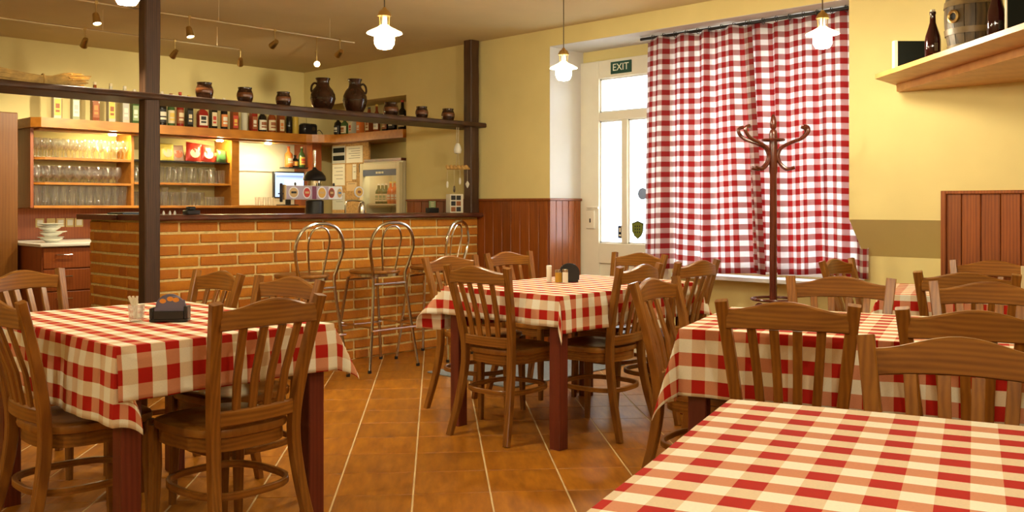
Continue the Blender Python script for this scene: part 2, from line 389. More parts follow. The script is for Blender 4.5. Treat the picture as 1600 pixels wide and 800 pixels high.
t = link('lettering', text_mesh('EXIT', 0.082, 'exit_text'), ex, (-0.001, 0, 0)); t.rotation_euler = (pi / 2, 0, -pi / 2)

# ---------------------------------------------------------------- window behind the curtains
w = struct(link('window_1', None, None, (XN, 2.63, 0.70)))
g = G(); L = 1.43; Hh = 1.72
for y0, y1, z0, z1 in ((0, 0.07, 0, Hh), (L - 0.07, L, 0, Hh), (0.07, L - 0.07, 0, 0.08), (0.07, L - 0.07, Hh - 0.08, Hh), (L / 2 - 0.05, L / 2 + 0.05, 0.08, Hh - 0.08)):
    g.box(0.0, 0.07, y0, y1, z0, z1, 0.004)
obj('window_frame', g, 'white_paint', w)
for y0, y1 in ((0.07, L / 2 - 0.05), (L / 2 + 0.05, L - 0.07)): obj('pane', G().box(0.03, 0.036, y0, y1, 0.08, Hh - 0.08), 'pane_glass', w, smooth=False)
obj('window_sill', G().box(-0.20, 0.0, 0.005, L + 0.0, -0.045, -0.012, 0.005), 'sill_paint', w)
# pavement outside
plain('pavement', (0.55, 0.54, 0.52), 0.9, var=0.1, scale=3)
struct(obj('pavement', G().box(6.5, 16, -6, 12, -0.3, -0.12), 'pavement', smooth=False))

# ---------------------------------------------------------------- curtains
def curtain(y0, y1, lean, seed, z0, z1, label, xc):
    rr = random.Random(seed); nu, nv = 150, 24; g = G(); uv = []
    ph = [rr.uniform(0, 6) for _ in range(5)]
    W_ = abs(y1 - y0); full = W_ * 1.12
    for j in range(nv + 1):
        v = j / nv
        for i in range(nu + 1):
            u = i / nu; s = u * W_
            am = 0.018 + 0.030 * (1 - v) ** 0.5 if False else 0.020 + 0.016 * v
            x = xc + am * (sin(s * 30 + ph[0] + 0.9 * sin(s * 7 + ph[1])) + 0.55 * sin(s * 53 + ph[2])) + 0.012 * sin(s * 9 + ph[3] + 2 * v)
            y = y0 + (y1 - y0) * u + lean(u, v) + 0.006 * sin(s * 30 + ph[0] + 1.5)
            z = z1 - (z1 - z0) * v + 0.010 * sin(s * 30 + ph[4]) * (v < 0.02) - 0.008 * v * sin(s * 11 + ph[2])
            g.v.append((x, y, z)); uv.append((u * full + seed * 0.013, (1 - v) * (z1 - z0)))
    for j in range(nv):
        for i in range(nu):
            a = j * (nu + 1) + i; g.f.append((a, a + 1, a + nu + 2, a + nu + 1))
    me = g.mesh('fabric', 'curtain', angle=80); ul = me.uv_layers.new(name='UVMap')
    for l in me.loops: ul.data[l.index].uv = uv[l.vertex_index]
    root = thing('curtain', label, 'curtain', (0, 0, 0), 0, 'checked window curtains')
    o = link('fabric', me, root); m = o.modifiers.new('solid', 'SOLIDIFY'); m.thickness = 0.0025
    for k in range(9):
        hd = G().tube([(5.90 + 0.022 * cos(a * pi / 4), y0 + (y1 - y0) * (k + 0.5) / 9, z1 + 0.012 + 0.022 * sin(a * pi / 4)) for a in range(8)], 0.003, 5, closed=True)
        obj('ring', hd, 'black_plastic', root)
curtain(4.235, 3.33, lambda u, v: -0.10 * v * u * u + 0.04 * v * (1 - u), 3, 0.715, 2.485, 'left red and white checked curtain, beside the glazed door', 5.885)
curtain(3.40, 2.50, lambda u, v: -0.06 * v * (1 - u), 5, 0.735, 2.485, 'right red and white checked curtain, behind the coat stand', 5.925)
tag(obj('curtain_rod', G().tube([(5.90, 2.53, 2.497), (5.90, 4.30, 2.497)], 0.012, 10), 'black_plastic'), 'dark curtain rod under the niche lintel', 'curtain rod')

# ---------------------------------------------------------------- timber posts and overhead shelf
def post(x0, x1, y0, y1, z0, z1, label):
    n = 14; rings = []; rr = random.Random(int(x0 * 100))
    for i in range(n + 1):
        z = z0 + (z1 - z0) * i / n; j = [rr.uniform(-0.0025, 0.0025) for _ in range(4)]; c = 0.008
        rings.append([(x0 + c + j[0], y0 + j[1], z), (x1 - c + j[2], y0 + j[1], z), (x1 + j[2], y0 + c + j[1], z), (x1 + j[2], y1 - c, z), (x1 - c, y1 + j[3], z), (x0 + c, y1 + j[3], z), (x0 + j[0], y1 - c, z), (x0 + j[0], y0 + c, z)])
    return tag(obj('timber_post', G().loops(rings), 'beam'), label, 'post', 'timber posts of the bar')
post(2.665, 2.768, 5.865, 5.965, 0, CEIL, 'dark timber post at the left corner of the brick bar')
post(5.600, 5.700, 5.905, 6.005, 1.142, CEIL, 'dark timber post on the bar top against the right wall')
g = G(); rr = random.Random(4); n = 40; rings = []
for i in range(n + 1):
    x = 0.9 + (5.72 - 0.9) * i / n; a, b = rr.uniform(-0.004, 0.004), rr.uniform(-0.003, 0.003)
    rings.append([(x, 5.845 + a, 1.892 + b), (x, 5.838 + a, 1.90), (x, 5.84 + a, 1.925 + b), (x, 5.848, 1.932), (x, 6.17, 1.932), (x, 6.17, 1.888)])
tag(obj('overhead_shelf', g.loops(rings), 'beam_shelf'), 'long dark rough plank shelf hung above the bar between the posts', 'shelf')

# ---------------------------------------------------------------- brick bar
bar = thing('brick_bar', 'brick bar counter with pale mortar joints in front of the stools', 'bar counter', (0, 0, 0))
bx0, bx1, by0, by1, bh = 2.772, 5.715, 5.935, 7.03, 1.10
obj('mortar_core', G().box(bx0 + 0.012, bx1, by0 + 0.012, by0 + 0.16, 0, bh).box(bx0 + 0.012, bx0 + 0.16, by0 + 0.16, by1, 0, bh), 'mortar', bar, smooth=False)
RH = bh / 14; BL = 0.287; bmesh_cache = {}
def brick_me(L, k):
    L = round(L, 3); key = (L, k)
    if key not in bmesh_cache:
        r = random.Random(hash(key) & 0xffff); g = G().box(-L / 2, L / 2, 0, 0.03, 0, RH - 0.017, 0.004)
        g.v = [(x + r.uniform(-.0018, .0018), y + r.uniform(-.002, .002), z + r.uniform(-.0015, .0015)) for x, y, z in g.v]
        bmesh_cache[key] = g.mesh('brick', 'brick')
    return bmesh_cache[key]
rb = random.Random(12)
for row in range(14):
    z = row * RH + 0.006; x = bx0; first = BL / 2 + 0.02 if row % 2 == 1 else BL + 0.02
    k = 0
    while x < bx1 - 0.05:
        L = first if k == 0 else (BL if rb.random() > (0.35 if x > 4.2 else 0.04) else BL / 2)
        L = round(min(L, bx1 - x), 3)
        if bx1 - x - L < 0.06: L = round(bx1 - x, 3)
        link('brick', brick_me(L - 0.017, rb.randrange(3)), bar, (x + L / 2, by0 + rb.uniform(-0.003, 0.003), z)); x += L; k += 1
    y = by0 + 0.03; off = 0.137 if row % 2 else 0.275; k = 0
    while y < by1 - 0.04:
        L = off if k == 0 else (BL if rb.random() > 0.5 else BL / 2); L = round(min(L, by1 - y), 3)
        if by1 - y - L < 0.06: L = round(by1 - y, 3)
        link('brick', brick_me(L - 0.017, rb.randrange(3)), bar, (bx0 + rb.uniform(-0.002, 0.002), y + L / 2, z), -pi / 2); y += L; k += 1
# worktop with a live edge
def live_edge(x0, x1, y0, y1, z0, z1, seed):
    rr = random.Random(seed); rings = []; n = 60
    for i in range(n + 1):
        x = x0 + (x1 - x0) * i / n; a = 0.006 * sin(x * 9 + seed) + rr.uniform(-0.003, 0.003); b = rr.uniform(-0.002, 0.002)
        rings.append([(x, y0 + 0.012 + a, z0), (x, y0 + a, z0 + 0.012 + b), (x, y0 + 0.004 + a, z1 - 0.012 + b), (x, y0 + 0.014 + a, z1), (x, y1, z1), (x, y1, z0)])
    return G().loops(rings)
wt = thing('bar_worktop', 'dark polished timber worktop on top of the brick bar', 'worktop')
obj('front_slab', live_edge(2.74, 5.722, 5.862, 6.46, 1.103, 1.140, 2), 'bar_top', wt)
g = live_edge(0, 0.56, 0, 0.62, 1.103, 1.140, 5); g.xf(Matrix.Translation((2.70, 6.465, 0)))
obj('return_slab', g, 'bar_top', wt)
# ---------------------------------------------------------------- dining chairs
def seat_outline(k, n=36):
    out = []
    for i in range(n):
        a = 2 * pi * i / n; c, s = cos(a), sin(a); e = 0.62
        x = 0.01 + 0.205 * k * math.copysign(abs(c) ** e, c); y = (0.195 + 0.018 * c) * k * math.copysign(abs(s) ** e, s)
        out.append((x, y))
    return out
def build_chair():
    P = {}
    g = G(); rings = []
    for k, z in ((0.93, 0.432), (0.985, 0.437), (1.0, 0.449), (0.985, 0.462), (0.93, 0.466), (0.6, 0.461), (0.2, 0.457)): rings.append([(x, y, z) for x, y in seat_outline(k)])
    P['seat'] = (g.loops(rings), 'chair_seat_wood')
    P['seat_frame'] = (G().loops([[(x, y, z) for x, y in seat_outline(0.93)] for z in (0.388, 0.432)]), 'chair_rail_wood')
    for s in (-1, 1):
        path = spline([(-0.262, s * 0.196, 0), (-0.205, s * 0.170, 0.22), (-0.178, s * 0.158, 0.43), (-0.205, s * 0.176, 0.64), (-0.268, s * 0.205, 0.892)], 4)
        m = len(path); hx = [0.0145 + 0.0055 * sin(pi * min(1, i / (m - 1) * 1.1)) for i in range(m)]
        P['leg rear%d' % s] = (G().beam(path, hx, [0.0165 + 0.004 * i / m for i in range(m)]), 'chair_wood')
        P['leg front%d' % s] = (G().beam([(0.172, s * 0.168, 0.44), (0.170, s * 0.166, 0.30), (0.178, s * 0.172, 0)], [0.018, 0.018, 0.012], [0.018, 0.018, 0.012]), 'chair_wood')
    def ribbon(half, zf, xf, th, n=14):
        rings = []
        for i in range(n + 1):
            t = -1 + 2 * i / n; x = xf(t); z0, z1 = zf(t); y = half * t
            rings.append([(x - th, y, z0 + .004), (x - th, y, z1 - .006), (x - th * .5, y, z1), (x + th * .5, y, z1), (x + th, y, z1 - .006), (x + th, y, z0 + .004), (x + th * .5, y, z0), (x - th * .5, y, z0)])
        return G().loops(rings)
    P['crest_rail'] = (ribbon(0.188, lambda t: (0.800 + 0.008 * (1 - t * t), 0.864 + 0.034 * (0.5 + 0.5 * cos(pi * t))), lambda t: -0.258 - 0.034 * (1 - t * t), 0.011), 'chair_rail_wood')
    P['lower_rail'] = (ribbon(0.152, lambda t: (0.478, 0.530), lambda t: -0.184 - 0.020 * (1 - t * t), 0.010), 'chair_rail_wood')
    for q in (-0.6, -0.2, 0.2, 0.6):
        xb, xt = -0.184 - 0.020 * (1 - q * q), -0.250 - 0.034 * (1 - q * q)
        P['slat %s' % q] = (G().beam([(xb, 0.143 * q, 0.525), (xb * 0.6 + xt * 0.4 + 0.010, 0.158 * q, 0.64), (xt, 0.180 * q, 0.806)], 0.0055, 0.0145), 'chair_wood')
    ring = []
    for i in range(40):
        a = 2 * pi * i / 40; c, s = cos(a), sin(a); ring.append((-0.012 + 0.192 * math.copysign(abs(c) ** 0.72, c), (0.176 - 0.006 * c) * math.copysign(abs(s) ** 0.72, s), 0.245))
    P['stretcher'] = (G().beam(ring, 0.008, 0.012, (0, 0, 1), closed=True), 'chair_rail_wood')
    return P
chair_parts = [(k.split(' ')[0], g.mesh(k.split(' ')[0], m)) for k, (g, m) in build_chair().items()]
proto = [None]
def chair(mx, my, deg, label, grp):
    """mx,my: middle of the top of the backrest; deg: direction the chair faces"""
    a = radians(deg); loc = (mx + 0.268 * cos(a), my + 0.268 * sin(a), 0)
    if proto[0] is None:
        t = thing('dining_chair', label, 'chair', loc, a, grp)
        for nme, me in chair_parts: link(nme, me, t)
        proto[0] = t
    else:
        t = copy_tree(proto[0]); t.location = loc; t.rotation_euler = (0, 0, a); tag(t, label, 'chair', grp)
    return t
gl, gm, gr, gb, gf = ('chairs around the left table', 'chairs around the middle table', 'chairs around the right-hand table', 'chairs around the table by the wall', 'chairs around the front table')
chair(1.66, 2.715, 94, 'large wooden slat-back chair in front of the left table, back towards the viewer', gl)
chair(1.045, 3.40, 0, 'wooden slat-back chair at the left edge of the picture, cut off by the frame', gl)
chair(1.555, 4.70, -66, 'wooden slat-back chair behind the left table, beside the drawer cabinet', gl)
chair(2.165, 3.995, 180, 'wooden slat-back chair behind the left table, nearest the left timber post', gl)
chair(2.20, 3.455, 186, 'wooden slat-back chair behind the left table, in front of the leftmost bar stool', gl)
chair(3.28, 3.42, 4, 'wooden slat-back chair at the near left end of the middle table', gm)
chair(3.81, 4.20, -90, 'wooden slat-back chair behind the middle table, in front of the third bar stool', gm)
chair(4.42, 4.30, -90, 'wooden slat-back chair behind the middle table, in front of the dark wainscot', gm)
chair(4.91, 3.59, 178, 'wooden slat-back chair at the far end of the middle table, before the door', gm)
chair(3.955, 2.885, 96, 'wooden slat-back chair on the right side of the middle table, nearer of the two', gm)
chair(4.48, 2.87, 91, 'wooden slat-back chair on the right side of the middle table, farther, below the curtain', gm)
chair(3.215, 2.27, -80, 'wooden slat-back chair at the left end of the right-hand table, seen edge-on', gr)
chair(2.733, 1.425, 22, 'wooden slat-back chair in front of the right-hand table, left one, back towards the viewer', gr)
chair(2.90, 0.905, 19, 'wooden slat-back chair in front of the right-hand table, right one, half hidden', gr)
chair(3.85, 1.757, 203, 'wooden slat-back chair behind the right-hand table, left one, under the coat stand', gr)
chair(3.985, 1.20, 199, 'wooden slat-back chair behind the right-hand table, right one', gr)
chair(4.515, 1.46, 15, 'wooden slat-back chair in front of the back right table', gb)
chair(5.575, 1.66, 194, 'wooden slat-back chair against the red wainscot behind the back right table', gb)
chair(5.13, 2.36, -88, 'wooden slat-back chair at the left end of the back right table, below the curtain corner', gb)
chair(2.24, 0.735, 198, 'nearest wooden slat-back chair, behind the front table, cut by the right frame edge', gf)

# ---------------------------------------------------------------- tables with cloths
def table(cx, cy, lx, ly, deg, ov, label, clabel, seed, flare=0.42, corner={}):
    """lx,ly table size along its own axes; ov = cloth overhang (x-,x+,y-,y+)"""
    a = radians(deg); root = thing('dining_table', label, 'table', (cx, cy, 0), a, 'dining tables')
    obj('table_top', G().box(-lx / 2, lx / 2, -ly / 2, ly / 2, 0.728, 0.755, 0.004), 'table_wood', root)
    obj('apron', G().box(-lx / 2 + .05, lx / 2 - .05, -ly / 2 + .05, -ly / 2 + .07, .65, .728).box(-lx / 2 + .05, lx / 2 - .05, ly / 2 - .07, ly / 2 - .05, .65, .728)
        .box(-lx / 2 + .05, -lx / 2 + .07, -ly / 2 + .07, ly / 2 - .07, .65, .728).box(lx / 2 - .07, lx / 2 - .05, -ly / 2 + .07, ly / 2 - .07, .65, .728), 'table_wood', root, smooth=False)
    for sx in (-1, 1):
        for sy in (-1, 1):
            x, y = sx * (lx / 2 - .052), sy * (ly / 2 - .052)
            obj('leg', G().beam([(x, y, 0.728), (x, y, 0)], 0.0335, 0.0335, ch=0.12), 'table_wood', root)
    # cloth
    rr = random.Random(seed); p1, p2, p3 = (rr.uniform(0, 6) for _ in range(3))
    hx, hy = lx / 2 + 0.006, ly / 2 + 0.006; rad = 0.012; st = 0.0158
    def axis(h, o0, o1):
        c = []
        for o, s in ((o0, -1), (o1, 1)):
            k = max(3, int(o / st)); side = [s * (h + o * i / k) for i in range(k, 0, -1)]
            side += [s * h]
            c.append(side)
        n = int(2 * h / 0.04); return c[0] + [-h + 2 * h * i / n for i in range(1, n)] + c[1][::-1]
    us, vs = axis(hx, ov[0], ov[1]), axis(hy, ov[2], ov[3])
    g = G(); uv = []
    for v in vs:
        for u in us:
            du = max(0, abs(u) - hx); dv = max(0, abs(v) - hy); su, sv = math.copysign(1, u), math.copysign(1, v)
            bx, by = max(-hx, min(hx, u)), max(-hy, min(hy, v)); e = hypot(du, dv)
            if e <= 0: p = (bx, by, 0.7595 + 0.0012 * sin(u * 9 + p1) * sin(v * 7 + p2))
            else:
                th = math.atan2(dv, du); dx, dy = su * cos(th), sv * sin(th)
                cor = sin(2 * th) if du > 0 and dv > 0 else 0
                fl_ = 0.035 + flare * cor ** 1.5
                ph = (by if du > dv else bx)
                fade = 1 - min(1, cor * 1.6)
                out = fl_ * e + min(1, e / 0.08) * fade * (0.006 + 0.007 * sin(ph * 17 + p1) + 0.004 * sin(ph * 41 + p2))
                down = math.sqrt(max(0.05, 1 - fl_ * fl_)) * e
                if e < rad: out = max(out, rad * 0.5 * (e / rad)); down *= 0.6
                lx_, ly_ = 0, 0
                if cor > 0:
                    cf = corner.get((int(su), int(sv)))
                    if cf:
                        fl_ = 0.035 + cf[0] * cor ** 1.5; out = fl_ * e; lx_, ly_ = cf[1] * cor * e, cf[2] * cor * e
                        down = math.sqrt(max(0.05, 1 - fl_ * fl_ - cf[1] ** 2 * cor ** 2 - cf[2] ** 2 * cor ** 2)) * e
                    else: out += 0.05 * e * sin(4 * th + seed)
                p = (bx + dx * out + lx_, by + dy * out + ly_, 0.7595 - down)
            g.v.append(p); uv.append((u + 5, v + 5))
    nu = len(us)
    for j in range(len(vs) - 1):
        for i in range(nu - 1): q = j * nu + i; g.f.append((q, q + 1, q + nu + 1, q + nu))
    me = g.mesh('tablecloth', 'tablecloth', angle=70); ul = me.uv_layers.new(name='UVMap')
    for l in me.loops: ul.data[l.index].uv = uv[l.vertex_index]
    c = link('tablecloth', me, None, (cx, cy, 0), a); tag(c, clabel, 'tablecloth', 'red and cream checked tablecloths')
    m = c.modifiers.new('solid', 'SOLIDIFY'); m.thickness = 0.002; m.offset = 1
table(1.63, 3.50, 0.80, 1.20, 0, (0.25, 0.16, 0.17, 0.16), 'dark red wooden table at the left, below the napkin holder', 'checked cloth on the left table with the napkin holder', 1, corner={(-1, -1): (0.08, 0.36, -0.02)})
table(4.01, 3.385, 1.20, 0.83, 0, (0.15, 0.18, 0.18, 0.24), 'dark red wooden table in the middle, holding the condiments', 'checked cloth on the middle table with the condiments', 2, corner={(-1, -1): (0.15, 0.0, 0.0), (-1, 1): (0.62, 0, 0)})
def rot_table(p, du, dv, deg, **k):
    a = radians(deg); ux, uy = cos(a), sin(a); return (p[0] + ux * du / 2 + uy * dv / 2, p[1] + uy * du / 2 - ux * dv / 2)
c3 = rot_table((2.815, 1.875), 0.80, 1.20, 17.5)
table(*c3, 0.80, 1.20, 17.5, (0.235, 0.20, 0.20, 0.26), 'dark wooden table on the right between four chairs', 'checked cloth on the right-hand table, overhanging corner towards the floor', 3, corner={(-1, 1): (0.30, 0.1, 0)})
c4 = rot_table((1.862 - 1.20 * cos(radians(17.5)), 1.102 - 1.20 * sin(radians(17.5))), 1.20, 0.85, 17.5)
table(*c4, 1.20, 0.85, 17.5, (0.15, 0.15, 0.2, 0.2), 'nearest table, at the bottom right corner of the picture', 'checked cloth on the nearest table at the bottom right', 4)
c5 = rot_table((4.60, 1.89), 0.72, 1.20, 17.5)
table(*c5, 0.72, 1.20, 17.5, (0.20, 0.10, 0.18, 0.18), 'table at the back right by the red wainscot', 'checked cloth on the back right table by the wainscot', 5)

# ---------------------------------------------------------------- bar stools
def stool(x, y, deg, label):
    t = thing('bar_stool', label, 'bar stool', (x, y, 0), radians(deg), 'chrome bar stools at the brick bar')
    half = [(-0.235, 0.225, 0.004), (-0.205, 0.18, 0.35), (-0.175, 0.148, 0.66), (-0.185, 0.165, 0.76), (-0.205, 0.198, 0.88), (-0.215, 0.188, 0.97), (-0.222, 0.135, 1.045), (-0.225, 0.06, 1.075)]
    path = spline(half + [(-0.226, 0, 1.079)] + [(a, -b, c) for a, b, c in half[::-1]], 5)
    obj('back_frame', G().tube(path, 0.0115, 8), 'chrome', t)
    half = [(-0.165, 0.052, 0.705), (-0.188, 0.080, 0.88), (-0.205, 0.086, 0.97), (-0.215, 0.055, 1.035)]
    obj('inner_loop', G().tube(spline(half + [(-0.219, 0, 1.056)] + [(a, -b, c) for a, b, c in half[::-1]], 5), 0.007, 8), 'chrome', t)
    for s in (-1, 1): obj('leg', G().tube([(0.215, s * 0.225, 0.004), (0.15, s * 0.135, 0.665), (0.10, s * 0.12, 0.69)], 0.0115, 8), 'chrome', t)
    for i in range(4):
        fx, fy = (-0.233, 0.215)[i == 1 or i == 0], 0.225 * (1 if i % 2 else -1)
        obj('foot_cap', G().lathe([(0, 0), (0.014, 0), (0.014, 0.022), (0, 0.022)], 8, (fx, fy, 0)), 'black_plastic', t)
    z = 0.30; a, b, c = -0.205, 0.183, 0.181
    g = G()
    for p, q in (((a, c), (b, c)), ((a, -c), (b, -c)), ((a - .03, c), (a - .03, -c)), ((b, c), (b, -c))):
        zz = z + (0.0 if p[0] == q[0] else 0.02); g.tube([(p[0], p[1] * (1.12 if p[0] == q[0] else 1), zz), (q[0], q[1] * (1.12 if p[0] == q[0] else 1), zz)], 0.009, 8)
    obj('footrest', g, 'chrome', t)
    obj('cross_bar', G().tube([(-0.178, 0.15, 0.63), (-0.178, -0.15, 0.63)], 0.009, 8), 'chrome', t); obj('cross_bar', G().tube([(0.15, 0.137, 0.645), (0.15, -0.137, 0.645)], 0.009, 8), 'chrome', t)
    obj('seat', G().lathe([(0, 0.700), (0.17, 0.698), (0.188, 0.703), (0.192, 0.714), (0.186, 0.724), (0.12, 0.728), (0, 0.727)], 28), 'chair_seat_wood', t)
    obj('seat_ring', G().lathe([(0.150, 0.680), (0.183, 0.680), (0.183, 0.699), (0.150, 0.699), (0.150, 0.680)], 28), 'chrome', t)
stool(3.66, 5.585, 92, 'chrome bar stool with looped back, leftmost, behind the left table')
stool(4.30, 5.585, 90, 'chrome bar stool with looped back, middle of the three at the brick bar')
stool(4.90, 5.60, 112, 'chrome bar stool with looped back, rightmost, behind the middle table')

# ---------------------------------------------------------------- floor mat
tag(obj('door_mat', G().box(4.38, 5.62, 4.24, 5.08, 0.0005, 0.009, 0.003), 'mat_grey'), 'flat grey door mat on the tiles behind the middle table', 'door mat')

# ---------------------------------------------------------------- coat stand
cs = thing('coat_stand', 'dark bentwood coat stand with curled hooks in front of the curtains', 'coat stand', (5.42, 2.915, 0), math.atan2(RIGHT.y, RIGHT.x))
obj('pole', G().lathe([(0, 0.10), (0.024, 0.10), (0.024, 0.62), (0.022, 1.40), (0.026, 1.42), (0.026, 1.66), (0.022, 1.68), (0.014, 1.69), (0.021, 1.705), (0.022, 1.73), (0.015, 1.765), (0.006, 1.785), (0, 1.787)], 14), 'rack_wood', cs)
A2 = [(0.134, 1.445), (0.085, 1.437), (0.045, 1.470), (0.030, 1.520), (0.050, 1.570), (0.112, 1.603), (0.175, 1.627), (0.212, 1.662), (0.214, 1.694), (0.186, 1.706)]
for k in range(4):
    a = (0.10, -0.42, pi - 0.10, pi + 0.42)[k]
    obj('hook', G().tube(spline([(r * cos(a), r * sin(a), z) for r, z in A2], 5), 0.0115, 8), 'rack_wood', cs)
for k in range(4):
    a = k * pi / 2 + 0.12 + pi / 4
    obj('leg', G().tube(spline([(r * cos(a), r * sin(a), z) for r, z in ((0.03, 0.30), (0.032, 0.45), (0.075, 0.56), (0.122, 0.54), (0.13, 0.42), (0.15, 0.25), (0.24, 0.06), (0.285, 0.012))], 5), 0.0115, 8), 'rack_wood', cs)
circ = lambda r, z, n=28: [(r * cos(2 * pi * i / n), r * sin(2 * pi * i / n), z) for i in range(n)]
obj('hook_ring', G().tube(circ(0.066, 1.622), 0.008, 8, closed=True), 'rack_wood', cs)
obj('umbrella_ring', G().tube(circ(0.135, 0.606), 0.009, 8, closed=True), 'rack_wood', cs)
obj('lower_ring', G().tube(circ(0.145, 0.27), 0.009, 8, closed=True), 'rack_wood', cs)
# ---------------------------------------------------------------- pendant lamps
def pendant(x, y, zb, label):
    t = thing('pendant_lamp', label, 'lamp', (x, y, 0), 0, 'glass pendant lamps')
    obj('canopy', G().lathe([(0, CEIL), (0.045, CEIL), (0.045, CEIL - 0.012), (0.012, CEIL - 0.03), (0, CEIL - 0.03)], 16), 'brass', t)
    obj('cord', G().tube([(0, 0, CEIL - 0.02), (0, 0, zb + 0.145)], 0.0035, 6), 'cable', t)
    obj('cap', G().lathe([(0, zb + 0.15), (0.008, zb + 0.15), (0.012, zb + 0.14), (0.026, zb + 0.130), (0.034, zb + 0.112), (0.035, zb + 0.105), (0.0, zb + 0.105)], 16), 'brass', t)
    for k in range(4):
        a = k * pi / 2 + 0.5; obj('strut', G().tube([(0.027 * cos(a), 0.027 * sin(a), zb + 0.112), (0.023 * cos(a), 0.023 * sin(a), zb + 0.055)], 0.0028, 6), 'brass', t)
    obj('socket', G().lathe([(0, zb + 0.106), (0.013, zb + 0.106), (0.013, zb + 0.05), (0, zb + 0.05)], 12), 'white_ceramic', t)
    obj('shade', G().lathe([(0.022, zb + 0.060), (0.036, zb + 0.050), (0.086, zb + 0.026), (0.088, zb + 0.020), (0.084, zb + 0.022), (0.035, zb + 0.045), (0.022, zb + 0.056)], 28), 'shade_glass', t)
    obj('bulb', G().lathe([(0, zb + 0.052), (0.020, zb + 0.048), (0.040, zb + 0.030), (0.050, zb + 0.002), (0.049, zb - 0.030), (0.036, zb - 0.052), (0, zb - 0.060)], 18), 'bulb', t)
pendant(1.65, 3.80, 2.085, 'pendant lamp over the left table, only its glow at the top edge')
pendant(2.87, 3.65, 2.035, 'largest glowing glass pendant lamp in view, left of the right timber post')
pendant(4.47, 3.86, 2.055, 'glowing glass pendant lamp in front of the door reveal')
pendant(4.76, 2.27, 2.105, 'glowing glass pendant lamp in front of the right curtain')
pendant(3.30, 1.30, 2.06, 'added pendant lamp above the right-hand table, out of the picture')  # unseen, added so the room lights more evenly
pendant(1.10, 0.30, 2.10, 'added pendant lamp above the nearest table, out of the picture')  # unseen, added for the bright light on the front table
pendant(-0.60, 2.40, 2.10, 'added pendant lamp to the left behind the viewer, out of the picture')  # unseen, this and the next two added for more uniform ambient light
pendant(0.20, -1.40, 2.10, 'added pendant lamp behind the viewer, out of the picture')
pendant(-0.90, 5.40, 2.10, 'added pendant lamp far left of the bar, out of the picture')

# ---------------------------------------------------------------- spot rails over the bar
def rail(x0, x1, y, label):
    t = thing('light_rail', label, 'light rail', (0, 0, 0), 0, 'light rails over the bar')
    obj('rail', G().tube([(x0, y, 2.50), (x1, y, 2.50)], 0.0055, 8), 'rail_metal', t)
    n = 3
    for k in range(n):
        x = x0 + (x1 - x0) * (k + 0.25) / (n - 0.5); obj('standoff', G().tube([(x, y, 2.50), (x, y, CEIL)], 0.0016, 6), 'rail_metal', t)
rail(2.1, 4.44, 6.03, 'slim metal light rail under the ceiling, nearer one over the bar front')
rail(1.7, 4.00, 6.98, 'slim metal light rail under the ceiling, farther one behind the bar')
def spot(x, y, aim, lens, w, label, z=2.50):
    t = thing('spotlight', label, 'spotlight', (x, y, z), 0, 'small spotlights over the bar')
    obj('clip', G().cbox((0, 0, 0), (0.02, 0.016, 0.02), 0.002), 'brass', t)
    obj('stem', G().tube([(0, 0, 0), (0, 0, -0.075)], 0.004, 6), 'brass', t)
    dv = (Vector(aim) - Vector((x, y, z - 0.09))).normalized(); q = dv.to_track_quat('-Z', 'Y')
    h = obj('head', G().lathe([(0, 0.028), (0.017, 0.028), (0.020, 0.02), (0.027, -0.045), (0.024, -0.045), (0.018, 0.0), (0, 0.0)], 16), 'brass', t, (0, 0, -0.095))
    h.rotation_mode = 'QUATERNION'; h.rotation_quaternion = q
    obj('lens', G().lathe([(0, -0.040), (0.0235, -0.040), (0.0235, -0.036), (0, -0.036)], 16), lens, h)
    if w:
        L = bpy.data.lights.new('spotlight_beam', 'SPOT'); L.energy = w; L.color = LAMP; L.spot_size = radians(80); L.spot_blend = 0.8; L.shadow_soft_size = 0.022
        lo = bpy.data.objects.new('spotlight_beam', L); C.objects.link(lo); lo.parent = h; lo.location = (0, 0, -0.05)
spot(2.42, 6.03, (2.5, 5.2, 0), 'spot_lens', SPOTW, 'lit brass spotlight left of the left timber post, on the nearer rail')
spot(3.05, 6.03, (3.2, 5.3, 0), 'spot_lens', SPOTW, 'lit brass spotlight just right of the left timber post')
spot(3.72, 6.03, (3.8, 8.5, 1.4), 'spot_lens', SPOTW, 'spotlight third along the nearer rail')
spot(4.30, 6.03, (4.8, 8.5, 1.5), 'spot_lens', SPOTW, 'spotlight last along the nearer rail, towards the right wall')
spot(2.72, 6.98, (2.9, 8.6, 1.0), 'spot_lens', SPOTW, 'spotlight at the left on the farther rail')
spot(3.41, 6.98, (3.3, 8.6, 1.3), 'spot_lens', SPOTW, 'spotlight with open frame on the farther rail, right of the post')
spot(3.98, 6.98, (4.6, 8.2, 1.6), 'steel_dark', 0, 'unlit dark round spotlight at the end of the farther rail')
spot(4.56, 6.73, (3.2, 4.4, 1.5), 'spot_lens_warm', 0, 'orange glowing spotlight above the left jug', 2.52)
obj('mount', G().tube([(0, 0, 0), (0, 0, CEIL - 2.52)], 0.004, 6), 'brass', [o for o in C.objects if o.name.startswith('spotlight') and o.get('label', '').startswith('orange')][0])

